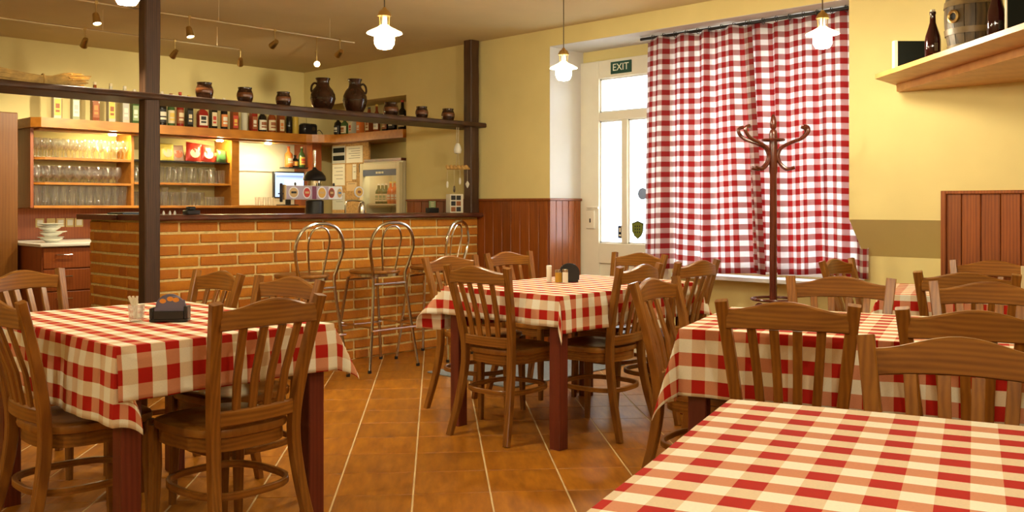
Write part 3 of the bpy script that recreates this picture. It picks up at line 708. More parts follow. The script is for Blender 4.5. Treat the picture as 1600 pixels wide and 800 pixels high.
# ---------------------------------------------------------------- back-bar cabinet
cab = thing('back_bar_cabinet', 'long orange-brown wall cabinet with open glass shelves behind the bar', 'cabinet')
arc = [(5.30, 8.20)] + [(5.36 + 0.32 * sin(a * pi / 16), 7.88 + 0.32 * cos(a * pi / 16)) for a in range(0, 9)] + [(5.69, 7.4), (5.70, 6.965)]
top_poly = [(2.78, 8.27), (2.84, 8.20)] + arc + [(6.11, 6.965), (6.11, 8.69), (2.78, 8.69)]
obj('top_board', G().prism(top_poly, 1.862, 1.943), 'cabinet_wood', cab, smooth=False)
obj('light_strip', G().box(2.86, 5.50, 8.30, 8.44, 1.845, 1.862, 0.003), 'cabinet_wood', cab)
obj('side_panel', G().box(2.805, 2.832, 8.35, 8.69, 1.185, 1.862, 0.002), 'cabinet_red', cab)
obj('divider', G().box(3.672, 3.70, 8.37, 8.69, 1.205, 1.862, 0.002), 'cabinet_wood', cab)
obj('divider', G().box(4.665, 4.75, 8.35, 8.69, 1.205, 1.862, 0.002), 'cabinet_wood', cab)
obj('side_panel', G().box(5.60, 5.72, 8.35, 8.69, 1.185, 1.862, 0.002), 'cabinet_red', cab)
obj('bottom_board', G().box(2.832, 5.60, 8.345, 8.69, 1.182, 1.205, 0.002), 'cabinet_wood', cab)
def round_shelf(x0, x1, z): # shelf with a rounded left front corner
    p = [(x0, 8.52), (x0 + 0.03, 8.43), (x0 + 0.10, 8.38), (x0 + 0.22, 8.365), (x1, 8.365), (x1, 8.69), (x0, 8.69)]
    return G().prism(p, z - 0.02, z)
for z in (1.62, 1.405): obj('shelf', round_shelf(2.834, 3.67, z), 'cabinet_wood', cab, smooth=False)
obj('glass_shelf', G().box(3.702, 4.663, 8.38, 8.69, 1.618, 1.628, 0.001), 'black_plastic', cab)
obj('shelf', G().box(3.702, 4.663, 8.365, 8.69, 1.40, 1.42, 0.002), 'cabinet_wood', cab)
obj('bottle_rack', G().box(5.36, 5.60, 8.42, 8.60, 1.598, 1.610, 0.002), 'black_plastic', cab)
for x in (3.50, 4.545, 5.08): obj('puck_light', G().lathe([(0, 1.832), (0.030, 1.832), (0.032, 1.845), (0, 1.845)], 16, (x, 8.36, 0)), 'puck', cab)
plain('bright_panel', (0.82, 0.80, 0.68), 0.4)
sp = thing('splashback', 'pale glossy panel on the wall behind the till screen', 'wall panel')
obj('panel', G().box(4.755, 5.595, 8.680, 8.698, 1.21, 1.86), 'bright_panel', sp, smooth=False)
obj('rail', G().box(4.76, 5.33, 8.664, 8.680, 1.565, 1.575), 'white_paint', sp, smooth=False)
for z in (1.52, 1.335): obj('note_holder', G().box(4.78, 4.94, 8.672, 8.680, z - 0.055, z, 0.001), 'white_paint', sp)
# lower splashback, base cabinet, tall cabinet
tag(obj('lower_splashback', G().box(2.72, 5.72, 8.672, 8.698, 0.905, 1.18), 'cabinet_red', smooth=False), 'brown wooden panel with sockets below the glass cabinet', 'wall panel')
bc = thing('drawer_cabinet', 'reddish wooden drawer cabinet below the stacked plates, left of the bar', 'cabinet', (2.71, 7.79, 0))
obj('carcass', G().box(0, 0.75, 0.02, 0.88, 0.06, 0.872, 0.003), 'cabinet_red', bc)
obj('plinth', G().box(0.02, 0.73, 0.06, 0.85, 0, 0.06), 'black_matte', bc, smooth=False)
for z0, z1 in ((0.70, 0.865), (0.52, 0.69), (0.08, 0.51)):
    dr = obj('drawer', G().box(0.006, 0.744, 0.0, 0.02, z0, z1, 0.003), 'cabinet_red', bc)
    z = z1 - 0.055; obj('handle', G().tube([(0.10, 0, z), (0.10, -0.022, z), (0.22, -0.022, z), (0.22, 0, z)], 0.0055, 6), 'chrome', dr)
tag(obj('side_worktop', G().box(2.685, 3.48, 7.765, 8.67, 0.874, 0.902, 0.006), 'white_ceramic'), 'pale worktop on the drawer cabinet under the plates', 'worktop')
tc_ = thing('tall_cabinet', 'tall orange-brown wooden cupboard at the left edge of the picture', 'cabinet', (1.60, 8.25, 0))
wood('cupboard_wood', (0.15, 0.050, 0.004), (0.20, 0.072, 0.006), (4, 4, 0.5), 6, 0.4, 0.08)
obj('carcass', G().box(0, 1.08, 0.02, 0.44, 0, 1.972, 0.003), 'cupboard_wood', tc_)
for x0 in (0.004, 0.544): obj('door', G().box(x0, x0 + 0.532, 0.0, 0.019, 0.05, 1.965, 0.003), 'cupboard_wood', tc_)
# switches
plain('switch_cream', (0.62, 0.48, 0.20), 0.4)
for i, x in enumerate((2.99, 3.085, 3.165, 3.245, 3.325)):
    sw = thing('wall_socket' if i in (0, 1) else 'light_switch', ['cream wall socket, leftmost in the row above the plates', 'cream blank socket cover, second in the row above the plates', 'cream switch, third in the row above the plates', 'cream switch, fourth in the row above the plates', 'cream switch, last in the row, next to the brick bar'][i], 'switch', (x, 8.672, 1.052), 0, 'switches above the plates')
    obj('plate', G().box(-0.037, 0.037, -0.009, 0, -0.040, 0.040, 0.004), 'switch_cream', sw)
    obj('rocker', G().box(-0.024, 0.024, -0.014, -0.009, -0.026, 0.026, 0.003), 'switch_cream' if i == 1 else 'white_ceramic', sw)

# ---------------------------------------------------------------- glassware
def gmesh(kind):
    if kind == 'stem': p = [(0.001, 0.0), (0.031, 0.0), (0.030, 0.004), (0.006, 0.010), (0.0045, 0.065), (0.018, 0.082), (0.033, 0.110), (0.035, 0.135), (0.029, 0.168), (0.028, 0.168)]
    elif kind == 'tumbler': p = [(0.001, 0.0), (0.027, 0.0), (0.029, 0.006), (0.034, 0.130), (0.033, 0.130)]
    elif kind == 'pils': p = [(0.001, 0.0), (0.031, 0.0), (0.030, 0.008), (0.023, 0.030), (0.034, 0.120), (0.033, 0.172), (0.032, 0.172)]
    elif kind == 'snifter': p = [(0.001, 0), (0.032, 0), (0.031, 0.004), (0.006, 0.010), (0.006, 0.030), (0.026, 0.050), (0.040, 0.085), (0.036, 0.120), (0.029, 0.145), (0.028, 0.145)]
    elif kind == 'shot': p = [(0.001, 0), (0.019, 0), (0.019, 0.012), (0.023, 0.085), (0.022, 0.085)]
    elif kind == 'mug': p = [(0.001, 0), (0.037, 0), (0.039, 0.01), (0.037, 0.148), (0.039, 0.152), (0.037, 0.152)]
    g = G().lathe(p, 12)
    if kind == 'mug': g.tube(spline([(0.036, 0, 0.125), (0.062, 0, 0.12), (0.066, 0, 0.075), (0.058, 0, 0.035), (0.036, 0, 0.03)], 4), 0.006, 6)
    return g.mesh('drinking_glass', 'clear_glass', angle=50)
GM = {k: gmesh(k) for k in ('stem', 'tumbler', 'pils', 'snifter', 'shot', 'mug')}
ORD = ['first', 'second', 'third', 'fourth', 'fifth', 'sixth', 'seventh', 'eighth', 'ninth', 'tenth', 'eleventh', 'twelfth']
def glasses(kind, name, x0, x1, step, ys, z, what, where, grp):
    n = int((x1 - x0) / step) + 1
    rows = {1: [''], 2: [' in the front row', ' in the back row'], 3: [' in the front row', ' in the middle row', ' in the back row']}[len(ys)]
    for y, row in zip(ys, rows):
        for i in range(n):
            o = link(name, GM[kind], None, (x0 + i * step + rnd.uniform(-.004, .004), y + rnd.uniform(-.004, .004), z), rnd.uniform(0, 6))
            tag(o, '%s, %s from left%s, %s' % (what, ORD[i], row, where) if n > 1 else '%s%s, %s' % (what, row, where), 'glass', grp)
glasses('stem', 'wine_glass', 2.90, 3.645, 0.074, (8.44, 8.52, 8.60), 1.6205, 'stemmed glass', 'top left bar shelf', 'stemmed glasses on the top left shelf')
glasses('snifter', 'brandy_glass', 2.90, 3.63, 0.084, (8.44, 8.53, 8.62), 1.4055, 'rounded glass', 'middle left bar shelf', 'rounded glasses on the middle left shelf')
glasses('pils', 'beer_glass', 2.885, 3.645, 0.073, (8.41, 8.49, 8.57), 1.2055, 'tall beer glass', 'bottom left bar shelf', 'beer glasses on the bottom left shelf')
glasses('mug', 'beer_mug', 3.75, 4.50, 0.107, (8.42, 8.56), 1.4205, 'glass beer mug', 'shelf below the snack bags', 'beer mugs below the snack bags')
glasses('tumbler', 'tumbler', 4.595, 4.63, 0.07, (8.42, 8.50, 8.58), 1.4205, 'clear tumbler', 'right end of the shelf below the snack bags', 'tumblers beside the beer mugs')
glasses('tumbler', 'tumbler', 3.74, 4.46, 0.076, (8.50, 8.58), 1.2055, 'clear tumbler', 'lowest right bar shelf', 'tumblers on the lowest right shelf')
glasses('pils', 'beer_glass', 3.82, 4.22, 0.19, (8.41,), 1.2055, 'tall glass', 'standing before the tumblers on the lowest shelf', 'tall glasses on the lowest right shelf')
glasses('shot', 'shot_glass', 4.49, 4.64, 0.052, (8.41, 8.47, 8.53), 1.2055, 'shot glass', 'right end of the lowest shelf', 'shot glasses on the lowest right shelf')
glasses('shot', 'shot_glass', 4.99, 5.16, 0.055, (8.42,), 1.2055, 'shot glass', 'ledge before the pale panel', 'shot glasses by the till screen')
# ---------------------------------------------------------------- bottles
BM = {}
def bshape(kind, h):
    k = (kind, h)
    if k in BM: return BM[k]
    if kind == 'slim': r = 0.034; p = [(0.001, 0), (r - .003, 0), (r, .006), (r, h * .58), (r * .85, h * .66), (.014, h * .76), (.0125, h * .94)]
    elif kind == 'fat': r = 0.043; p = [(0.001, 0), (r - .003, 0), (r, .006), (r, h * .55), (r * .9, h * .64), (.017, h * .74), (.014, h * .93)]
    elif kind == 'flask': r = 0.058; p = [(0.001, 0), (r - .004, 0), (r, .008), (r, h * .50), (r * .9, h * .58), (.016, h * .68), (.014, h * .92)]
    else: r = 0.036; p = [(0.001, 0), (r - .003, 0), (r, .006), (r, h * .68), (r * .92, h * .73), (.015, h * .80), (.013, h * .94)]
    g = G().lathe(p, 4 if kind in ('square', 'flask') else 14, a0=pi / 4 if kind in ('square', 'flask') else 0)
    sc = 1.18 if kind in ('square', 'flask') else 1
    g.v = [(x * sc, y * (0.62 if kind == 'flask' else sc), z) for x, y, z in g.v]
    lab = G(); zt = h * .5 if kind != 'square' else h * .6; rr = r * sc + 0.0012
    if kind in ('square', 'flask'):
        hw = r * sc * 0.7071; yy = hw * (0.62 / sc if kind == 'flask' else 1)
        lab.box(-hw * .86, hw * .86, -yy - .0015, -yy + .0005, h * .12, zt * .9)
    else:
        n = 14; fs = []; a0 = -pi / 2 - 1.25
        vs = [(rr * cos(a0 + 2.5 * i / n), rr * sin(a0 + 2.5 * i / n), z) for z in (h * .12, zt) for i in range(n + 1)]
        lab.add(vs, [(i, i + 1, n + 2 + i, n + 1 + i) for i in range(n)])
    cap = G().lathe([(0, h * .93), (.0155, h * .93), (.0155, h), (0, h)], 10)
    band = G(); 
    for i, (a, b) in enumerate(((.20, .26), (.30, .42))):
        if kind in ('square', 'flask'):
            hw = r * sc * 0.7071; yy = hw * (0.62 / sc if kind == 'flask' else 1); band.box(-hw * .55, hw * .55, -yy - .0025, -yy - .0016, h * a, h * b)
        else:
            n = 8; a0 = -pi / 2 - 0.7; rq = rr + .0008
            band.add([(rq * cos(a0 + 1.4 * q / n), rq * sin(a0 + 1.4 * q / n), z) for z in (h * a, h * b) for q in range(n + 1)], [(q, q + 1, n + 2 + q, n + 1 + q) for q in range(n)])
    BM[k] = (g, lab, cap, band); return BM[k]
COL = {'clear': (0.50, 0.48, 0.36), 'amber': (0.22, 0.05, 0.012), 'dark': (0.012, 0.010, 0.008), 'green': (0.05, 0.10, 0.03), 'red': (0.25, 0.02, 0.012), 'yellow': (0.55, 0.38, 0.06), 'palegreen': (0.32, 0.36, 0.22), 'orange': (0.6, 0.16, 0.03)}
LAB = {'white': (0.70, 0.66, 0.52), 'yellow': (0.70, 0.48, 0.08), 'cream': (0.66, 0.56, 0.34), 'red': (0.50, 0.06, 0.03), 'orange': (0.65, 0.22, 0.05), 'black': (0.02, 0.018, 0.015), 'brown': (0.30, 0.10, 0.03), 'green': (0.25, 0.33, 0.16), 'grey': (0.42, 0.42, 0.38), 'none': None}
for k, v in COL.items(): plain('bottle_' + k, v, 0.08)
for k, v in LAB.items():
    if v: plain('label_' + k, v, 0.6)
BME = {}
def bottle(x, y, z, kind, h, body, label, cap, print_, text, grp, rz=0.0, cat='bottle', name='bottle'):
    g, lab, cp, band = bshape(kind, h)
    t = thing(name, text, cat, (x, y, z), rz, grp)
    def me(part, gg, mat):
        k = (part, kind, h, mat)
        if k not in BME: BME[k] = gg.mesh(part, mat, angle=40)
        return BME[k]
    link('body', me('body', g, 'bottle_' + body), t)
    if label != 'none':
        l = link('label_sticker', me('label_sticker', lab, 'label_' + label), t)
        link('print', me('print', band, 'label_' + print_), l)
    link('cap', me('cap', cp, 'label_' + cap), t)
    return t
GB = 'bottles on top of the back-bar cabinet'
BL_ = [(3.04, 'square', .30, 'clear', 'yellow', 'white', 'brown', 'clear square bottle with a yellow label, leftmost on the cabinet top'),
 (3.196, 'square', .30, 'palegreen', 'white', 'white', 'grey', 'pale bottle with a white patterned label, second on the cabinet top'),
 (3.367, 'square', .32, 'amber', 'brown', 'cream', 'orange', 'amber bottle with a brown label, third on the cabinet top'),
 (3.508, 'square', .32, 'clear', 'yellow', 'cream', 'brown', 'bottle with a gold label and dark foot, fourth on the cabinet top'),
 (3.635, 'square', .31, 'clear', 'grey', 'white', 'white', 'clear bottle with a silver label, left of the timber post'),
 (3.725, 'square', .29, 'green', 'green', 'white', 'white', 'green bottle with a pale label, half behind the left timber post'),
 (3.985, 'fat', .31, 'dark', 'black', 'white', 'white', 'black bottle with white lettering, right of the left timber post'),
 (4.075, 'slim', .30, 'green', 'cream', 'brown', 'yellow', 'green-brown bottle with a cream label on the cabinet top'),
 (4.166, 'slim', .32, 'red', 'brown', 'red', 'cream', 'dark red bottle with a brown label and red cap'),
 (4.255, 'square', .30, 'dark', 'black', 'yellow', 'cream', 'black square bottle with gold print left of the flat flask'),
 (4.372, 'flask', .27, 'red', 'white', 'black', 'black', 'flat dark red flask with a white label under the first small pot'),
 (4.506, 'square', .30, 'dark', 'cream', 'white', 'red', 'dark bottle with a cream and red label right of the flat flask'),
 (4.622, 'slim', .30, 'dark', 'orange', 'white', 'white', 'dark slim bottle with an orange label'),
 (4.733, 'square', .27, 'amber', 'red', 'cream', 'yellow', 'amber bottle with a red and yellow label'),
 (4.846, 'slim', .29, 'clear', 'none', 'white', 'white', 'clear slim bottle without a label on the cabinet top'),
 (4.947, 'square', .28, 'red', 'brown', 'white', 'white', 'reddish bottle with a brown label, left of the black round-shouldered one'),
 (5.049, 'fat', .25, 'dark', 'white', 'black', 'brown', 'black round-shouldered bottle with a white label'),
 (5.157, 'fat', .26, 'amber', 'cream', 'white', 'brown', 'amber bottle with a large cream label'),
 (5.262, 'square', .26, 'amber', 'cream', 'white', 'orange', 'amber bottle with a tall cream label near the black radio'),
 (5.366, 'slim', .27, 'dark', 'none', 'grey', 'white', 'half-full dark bottle without a label near the black radio'),
 (5.440, 'slim', .29, 'yellow', 'none', 'yellow', 'white', 'yellow liqueur bottle next to the black radio')]
for x, k, h, b, l, c, p, txt in BL_: bottle(x, 8.42 if k != 'flask' else 8.38, 1.9435, k, round(h * (1.13 if x < 3.8 else 1.07), 3), b, l, c, p, txt, GB)
GR = 'bottles in the wall recess'
for y, k, h, b, l, c, p, txt in [(8.207, 'fat', .22, 'dark', 'black', 'black', 'white', 'dark bottle with small round labels, leftmost in the wall recess'),
 (8.087, 'fat', .20, 'green', 'cream', 'black', 'brown', 'dark green bottle with a low cream label, second in the wall recess'),
 (7.955, 'square', .24, 'clear', 'cream', 'white', 'red', 'bottle with a tall cream and red label in the wall recess'),
 (7.815, 'square', .22, 'orange', 'orange', 'white', 'white', 'bottle with an orange-red label in the wall recess'),
 (7.665, 'square', .27, 'amber', 'cream', 'black', 'brown', 'amber bottle with a cream label behind the right jug'),
 (7.54, 'slim', .29, 'amber', 'white', 'yellow', 'grey', 'slim bottle with a white label and gold cap in the wall recess'),
 (7.40, 'slim', .25, 'dark', 'brown', 'black', 'cream', 'dark slim bottle in the wall recess, left of the pair at the right end'),
 (7.28, 'fat', .27, 'dark', 'black', 'black', 'white', 'black bottle second from the right in the wall recess'),
 (7.13, 'fat', .30, 'dark', 'cream', 'red', 'brown', 'tall dark bottle with a cream label and red cap, rightmost in the wall recess')]:
    bottle(5.83, y, 1.9435, k, h, b, l, c, p, txt, GR, -pi / 2)
bottle(5.41, 8.50, 1.6105, 'fat', .22, 'orange', 'orange', 'red', 'white', 'orange soft drink bottle above the till screen', 'small bottles above the till screen')
bottle(5.488, 8.50, 1.6105, 'slim', .13, 'dark', 'orange', 'black', 'yellow', 'short dark bottle beside the orange soft drink', 'small bottles above the till screen')
bottle(5.545, 8.46, 1.6105, 'slim', .22, 'green', 'yellow', 'white', 'red', 'slim green bottle with a yellow label above the till screen', 'small bottles above the till screen')
bottle(5.580, 8.54, 1.6105, 'slim', .14, 'dark', 'cream', 'black', 'brown', 'short dark bottle with a cream label at the right end above the till screen', 'small bottles above the till screen')
rd = thing('radio', 'black box radio on the cabinet top below the left jug', 'radio', (5.585, 8.40, 1.9435), 0.1)
obj('case', G().box(-0.095, 0.095, -0.05, 0.05, 0, 0.13, 0.018), 'black_plastic', rd)
obj('aerial', G().tube([(0, 0.03, 0.12), (0, 0.03, 0.36)], 0.0025, 6), 'chrome', rd)
obj('dial', G().lathe([(0, -0.006), (0.022, -0.006), (0.022, 0), (0, 0)], 14).xf(Matrix.Translation((0.03, -0.05, 0.075)) @ Matrix.Rotation(pi / 2, 4, 'X') @ Matrix.Scale(-1, 4, (0, 0, 1))), 'steel_dark', rd)
obj('cable', G().tube(spline([(0.09, 0.0, 0.03), (0.13, -0.02, 0.07), (0.17, -0.03, 0.03), (0.15, -0.04, 0.008)], 5), 0.004, 6), 'black_plastic', rd)

# ---------------------------------------------------------------- snack bags
def bag(x, y, z, w, h, tilt, m1, m2, label):
    g = G(); n, k = 8, 10; fr = []; bk = []
    for s, store in ((-1, fr), (1, bk)):
        for j in range(k + 1):
            for i in range(n + 1):
                u, v = i / n * 2 - 1, j / k
                puff = 0.032 * (1 - u ** 4) * (sin(pi * min(1, max(0, v))) ** 0.6) + 0.003 * sin(u * 9 + v * 7 + x * 20)
                xx = u * w / 2 * (1 + 0.04 * abs(v - .5)); g.v.append((xx, s * max(0.0012, puff), v * h))
    st = (n + 1) * (k + 1)
    for q in range(2):
        for j in range(k):
            for i in range(n): a = q * st + j * (n + 1) + i; g.f.append((a, a + 1, a + n + 2, a + n + 1))
    edge = [i for i in range(n + 1)] + [j * (n + 1) + n for j in range(1, k + 1)] + [k * (n + 1) + i for i in range(n - 1, -1, -1)] + [j * (n + 1) for j in range(k - 1, 0, -1)]
    for a, b in zip(edge, edge[1:] + edge[:1]): g.f.append((a, b, b + st, a + st))
    t = thing('snack_bag', label, 'snack bag', (x, y, z), 0, 'snack bags on the glass shelf'); t.rotation_euler = (radians(-8), radians(tilt), 0)
    obj('pouch', g, m1, t, angle=60)
    pr = G(); N = 12; pts = []
    vs = [(0, -0.0345, h * .42)] + [(w * .32 * cos(2 * pi * i / N), -0.0335 + .004 * abs(sin(pi * i / N)), h * .42 + h * .24 * sin(2 * pi * i / N)) for i in range(N)]
    pr.add(vs, [(0, 1 + i, 1 + (i + 1) % N) for i in range(N)]); obj('printed_patch', pr, m2, t)
plain('bag_red', (0.55, 0.04, 0.02), 0.3); plain('bag_orange', (0.62, 0.20, 0.08), 0.35); plain('bag_yellow', (0.75, 0.60, 0.12), 0.35); plain('bag_green', (0.04, 0.10, 0.03), 0.3); plain('bag_cream', (0.72, 0.56, 0.34), 0.4); plain('bag_pale', (0.66, 0.44, 0.30), 0.4)
bag(4.06, 8.47, 1.6295, 0.14, 0.165, 0, 'bag_yellow', 'bag_cream', 'yellow snack bag, leftmost on the glass shelf')
bag(4.185, 8.50, 1.6295, 0.13, 0.155, -3, 'bag_pale', 'bag_orange', 'pale orange snack bag right of the yellow one')
bag(4.315, 8.45, 1.6295, 0.155, 0.185, 6, 'bag_red', 'bag_cream', 'large red snack bag in the middle of the glass shelf')
bag(4.46, 8.46, 1.6295, 0.15, 0.17, 8, 'bag_red', 'bag_pale', 'second red snack bag, right of the large one')
bag(4.545, 8.53, 1.6295, 0.12, 0.105, 4, 'bag_orange', 'bag_red', 'small red and orange snack bag, lower than its neighbours')
bag(4.60, 8.435, 1.6295, 0.10, 0.125, 6, 'bag_green', 'bag_green', 'dark green snack bag, rightmost on the glass shelf')
# ---------------------------------------------------------------- plates
pm = G().lathe([(0.001, 0.0), (0.05, 0.0), (0.052, 0.004), (0.10, 0.016), (0.102, 0.019), (0.098, 0.019), (0.05, 0.008), (0.001, 0.007)], 24).mesh('plate', 'white_ceramic')
bm_ = G().lathe([(0.001, 0.0), (0.045, 0.0), (0.047, 0.004), (0.084, 0.030), (0.086, 0.034), (0.081, 0.033), (0.043, 0.008), (0.001, 0.007)], 24).mesh('bowl', 'white_ceramic')
z = 0.9025
names = ['lowest', 'second', 'third', 'fourth', 'fifth', 'sixth', 'topmost']
for i in range(7):
    bowl = i in (0, 2, 4)
    o = link('bowl' if bowl else 'plate', bm_ if bowl else pm, None, (2.845 + rnd.uniform(-.012, .012) + (0.02 if i == 3 else 0), 8.02 + rnd.uniform(-.01, .01), z), rnd.uniform(0, 6))
    tag(o, '%s white %s in the stack on the side worktop' % (names[i], 'bowl' if bowl else 'plate'), 'bowl' if bowl else 'plate', 'stacked white crockery'); z += 0.026 if bowl else 0.0195

# ---------------------------------------------------------------- pots and jugs on the overhead shelf
def pot(x, y, r, h, label, grp='small glazed pots on the overhead shelf'):
    t = thing('clay_pot', label, 'pot', (x, y, 1.9325), -0.7, grp)
    k = h / 0.116
    obj('body', G().lathe([(0.001, 0), (r * .72, 0), (r * .80, .008 * k), (r * .97, .038 * k), (r, .058 * k), (r * .93, .082 * k), (r * .80, .100 * k), (r * .86, .116 * k), (r * .78, .116 * k), (r * .72, .100 * k), (r * .6, .06 * k), (.001, .05 * k)], 24), 'pot_glaze', t)
    obj('glaze_band', G().lathe([(r * .985, .046 * k), (r * 1.012, .056 * k), (r * 1.0, .068 * k), (r * .955, .078 * k)], 24), 'pot_band', t)
    obj('handle', G().tube(spline([(0, r * .8, .1 * k), (0, r * 1.25, .095 * k), (0, r * 1.3, .06 * k), (0, r * .95, .035 * k)], 4), 0.006, 6), 'pot_glaze', t)
pot(3.146, 6.00, .060, .122, 'small glazed pot, leftmost on the overhead shelf')
pot(3.457, 6.00, .058, .116, 'small glazed pot, second from the left on the overhead shelf')
pot(3.773, 6.00, .057, .112, 'small glazed pot just left of the two jugs')
pot(4.833, 6.06, .064, .125, 'larger dark pot just right of the two jugs')
pot(5.116, 6.00, .055, .108, 'small dark pot, second from the right on the overhead shelf')
pot(5.414, 6.00, .058, .112, 'small dark pot, rightmost on the overhead shelf')
def jug(x, y, h, side, label):
    t = thing('clay_jug', label, 'jug', (x, y, 1.9325), 0, 'glazed jugs on the overhead shelf'); k = h / 0.255
    p = [(0.001, 0), (.058, 0), (.062, .006), (.085, .050), (.097, .095), (.094, .128), (.076, .165), (.055, .190), (.048, .205), (.048, .232), (.057, .250), (.058, .255), (.050, .255), (.042, .230), (.042, .2), (.001, .17)]
    obj('body', G().lathe([(r, z * k) for r, z in p], 28), 'pot_glaze', t)
    dx = side * RIGHT.x; dy = side * RIGHT.y
    obj('handle', G().tube(spline([(dx * a, dy * a, b * k) for a, b in ((.046, .212), (.066, .218), (.085, .198), (.090, .165), (.082, .145))], 5), 0.0085, 8), 'pot_glaze', t)
    obj('ornament', G().tube([(.0965 * cos(a), .0965 * sin(a), .098 * k) for a in [2 * pi * q / 32 for q in range(32)]], 0.0025, 5, closed=True), 'pot_glaze', t)
jug(4.135, 6.02, .252, -1, 'tall glazed jug with its handle on the left')
jug(4.438, 6.02, .275, 1, 'tall glazed jug with its handle on the right')
# straw bundle
st_ = thing('straw_bundle', 'bundle of dried straw lying on the left end of the overhead shelf', 'straw bundle', (0, 5.98, 1.9325))
g = G(); rr = random.Random(9)
for i in range(75):
    a = rr.uniform(0, 2 * pi); q = math.sqrt(rr.random()); x1 = rr.uniform(2.20, 2.34); x0 = rr.uniform(1.15, 1.45)
    yc, zc = cos(a) * q, sin(a) * q
    g.tube(spline([(x0, .09 * yc, .075 + .06 * zc + rr.uniform(0, .08)), (1.72, .06 * yc, .062 + .045 * zc), (2.08, .03 * yc, .036 + .03 * zc), (2.2, .06 * yc, .05 + .042 * zc), (x1, .09 * yc, .055 + .046 * zc)], 3), [.003] * 9 + [.0055] * 4, 4)
o = obj('stalks', g, 'straw', st_); o['kind'] = 'stuff'
obj('tie', G().tube([(2.08, .035 * cos(a * pi / 8), .038 + .034 * sin(a * pi / 8)) for a in range(16)], 0.005, 6, closed=True), 'rope', st_)

# ---------------------------------------------------------------- beer tap and things on the bar top
ZT = 1.1405
bt = thing('beer_tap', 'black beer tower with an illuminated badge panel on the bar', 'beer tap', (4.27, 6.33, ZT))
obj('base', G().lathe([(0, 0), (0.072, 0), (0.072, 0.10), (0.060, 0.108), (0, 0.108)], 24), 'black_plastic', bt)
obj('column', G().lathe([(0, 0.10), (0.055, 0.10), (0.055, 0.27), (0, 0.27)], 24), 'chrome', bt)
obj('dome', G().lathe([(0, 0.262), (0.085, 0.262), (0.092, 0.275), (0.086, 0.300), (0.060, 0.335), (0.022, 0.352), (0.010, 0.372), (0, 0.372)], 24), 'black_plastic', bt)
obj('lever', G().lathe([(0, 0.37), (0.009, 0.37), (0.011, 0.42), (0.008, 0.43), (0.013, 0.50), (0.011, 0.512), (0, 0.514)], 12), 'chrome', bt)
pn = obj('badge_panel', G().box(-0.33, 0.195, -0.105, -0.078, 0.110, 0.220, 0.005), 'sill_paint', bt)
plain('badge_lilac', (0.45, 0.38, 0.48), 0.4); plain('badge_wine', (0.18, 0.03, 0.08), 0.4); plain('badge_gold', (0.70, 0.42, 0.08), 0.4); plain('badge_red', (0.55, 0.04, 0.02), 0.4); plain('badge_white', (0.8, 0.82, 0.85), 0.4); plain('badge_brown', (0.25, 0.09, 0.03), 0.4); plain('badge_blue', (0.12, 0.22, 0.42), 0.4); plain('badge_tan', (0.62, 0.42, 0.18), 0.4)
def disc_y(cx, cz, rx, rz, y, th=0.002, n=20):
    return G().loops([[(cx + rx * cos(2 * pi * i / n), yy, cz + rz * sin(2 * pi * i / n)) for i in range(n)] for yy in (y, y - th)])
yb = -0.105; sx_ = -0.14
for x0, x1, m in ((-0.185, -0.05, 'badge_lilac'), (-0.05, 0.045, 'badge_lilac'), (0.045, 0.085, 'badge_wine'), (0.085, 0.20, 'badge_lilac'), (0.20, 0.33, 'badge_white')):
    obj('backing', G().box(x0 + sx_, x1 + sx_, yb - .0012, yb, 0.114, 0.216), m, pn, smooth=False)
for cx, rx, rz, m1, m2, m3 in ((-0.125, .046, .046, 'badge_white', 'badge_tan', 'ink'), (-0.005, .036, .046, 'badge_white', 'badge_red', 'badge_tan'), (0.135, .043, .050, 'badge_white', 'badge_gold', 'badge_tan'), (0.228, .028, .040, 'badge_red', 'badge_brown', 'badge_tan'), (0.305, .028, .046, 'badge_white', 'badge_tan', 'badge_blue')):
    cx += sx_; obj('badge', disc_y(cx, 0.165, rx, rz, yb - .0012), m1, pn)
    obj('badge_field', disc_y(cx, 0.165, rx * .8, rz * .8, yb - .0032), m2, pn); obj('badge_mark', G().box(cx - rx * .5, cx + rx * .5, yb - .007, yb - .005, 0.158, 0.174), m3, pn, smooth=False)
obj('side_grip', G().box(-0.375, -0.355, -0.10, -0.08, 0.09, 0.235, 0.004).box(-0.39, -0.33, -0.094, -0.086, 0.15, 0.16), 'black_plastic', bt)
obj('side_panel', G().box(-0.345, -0.33, -0.105, -0.078, 0.110, 0.225, 0.002), 'badge_tan', bt)
for x in (-0.24, -0.02, 0.12): obj('tap_knob', G().lathe([(0, 0), (.008, 0), (.010, .016), (.006, .024), (0, .025)], 10, (x, -0.09, 0.22)), 'black_plastic', bt)
ct = thing('chrome_tap', 'chrome tap with a round gold badge on the bar, right of the beer tower', 'beer tap', (4.70, 6.33, ZT))
obj('arch', G().tube(spline([(-0.13, 0, 0), (-0.125, 0, 0.09), (-0.09, 0, 0.105), (0, 0, 0.105), (0.055, 0, 0.09), (0.065, -0.01, 0.04), (0.06, -0.02, 0.0)], 6), 0.008, 8), 'chrome', ct)
obj('spout', G().lathe([(0, 0), (.028, 0), (.030, .05), (.018, .085), (0, .09)], 16, (0.035, 0.0, 0)), 'chrome', ct)
obj('stem', G().tube([(0, 0, 0.10), (0, 0, 0.14)], 0.006, 8), 'chrome', ct)
bd = obj('medallion', disc_y(0, 0.178, .046, .046, -0.004, .01), 'badge_white', ct); obj('medallion_field', disc_y(0, 0.178, .036, .036, -0.014), 'badge_gold', ct); obj('medallion_mark', disc_y(0, 0.178, .018, .012, -0.016), 'badge_brown', ct)
bx = thing('counter_box', 'small black box on the bar top next to the left timber post', 'box', (3.086, 6.07, ZT), 0.1)
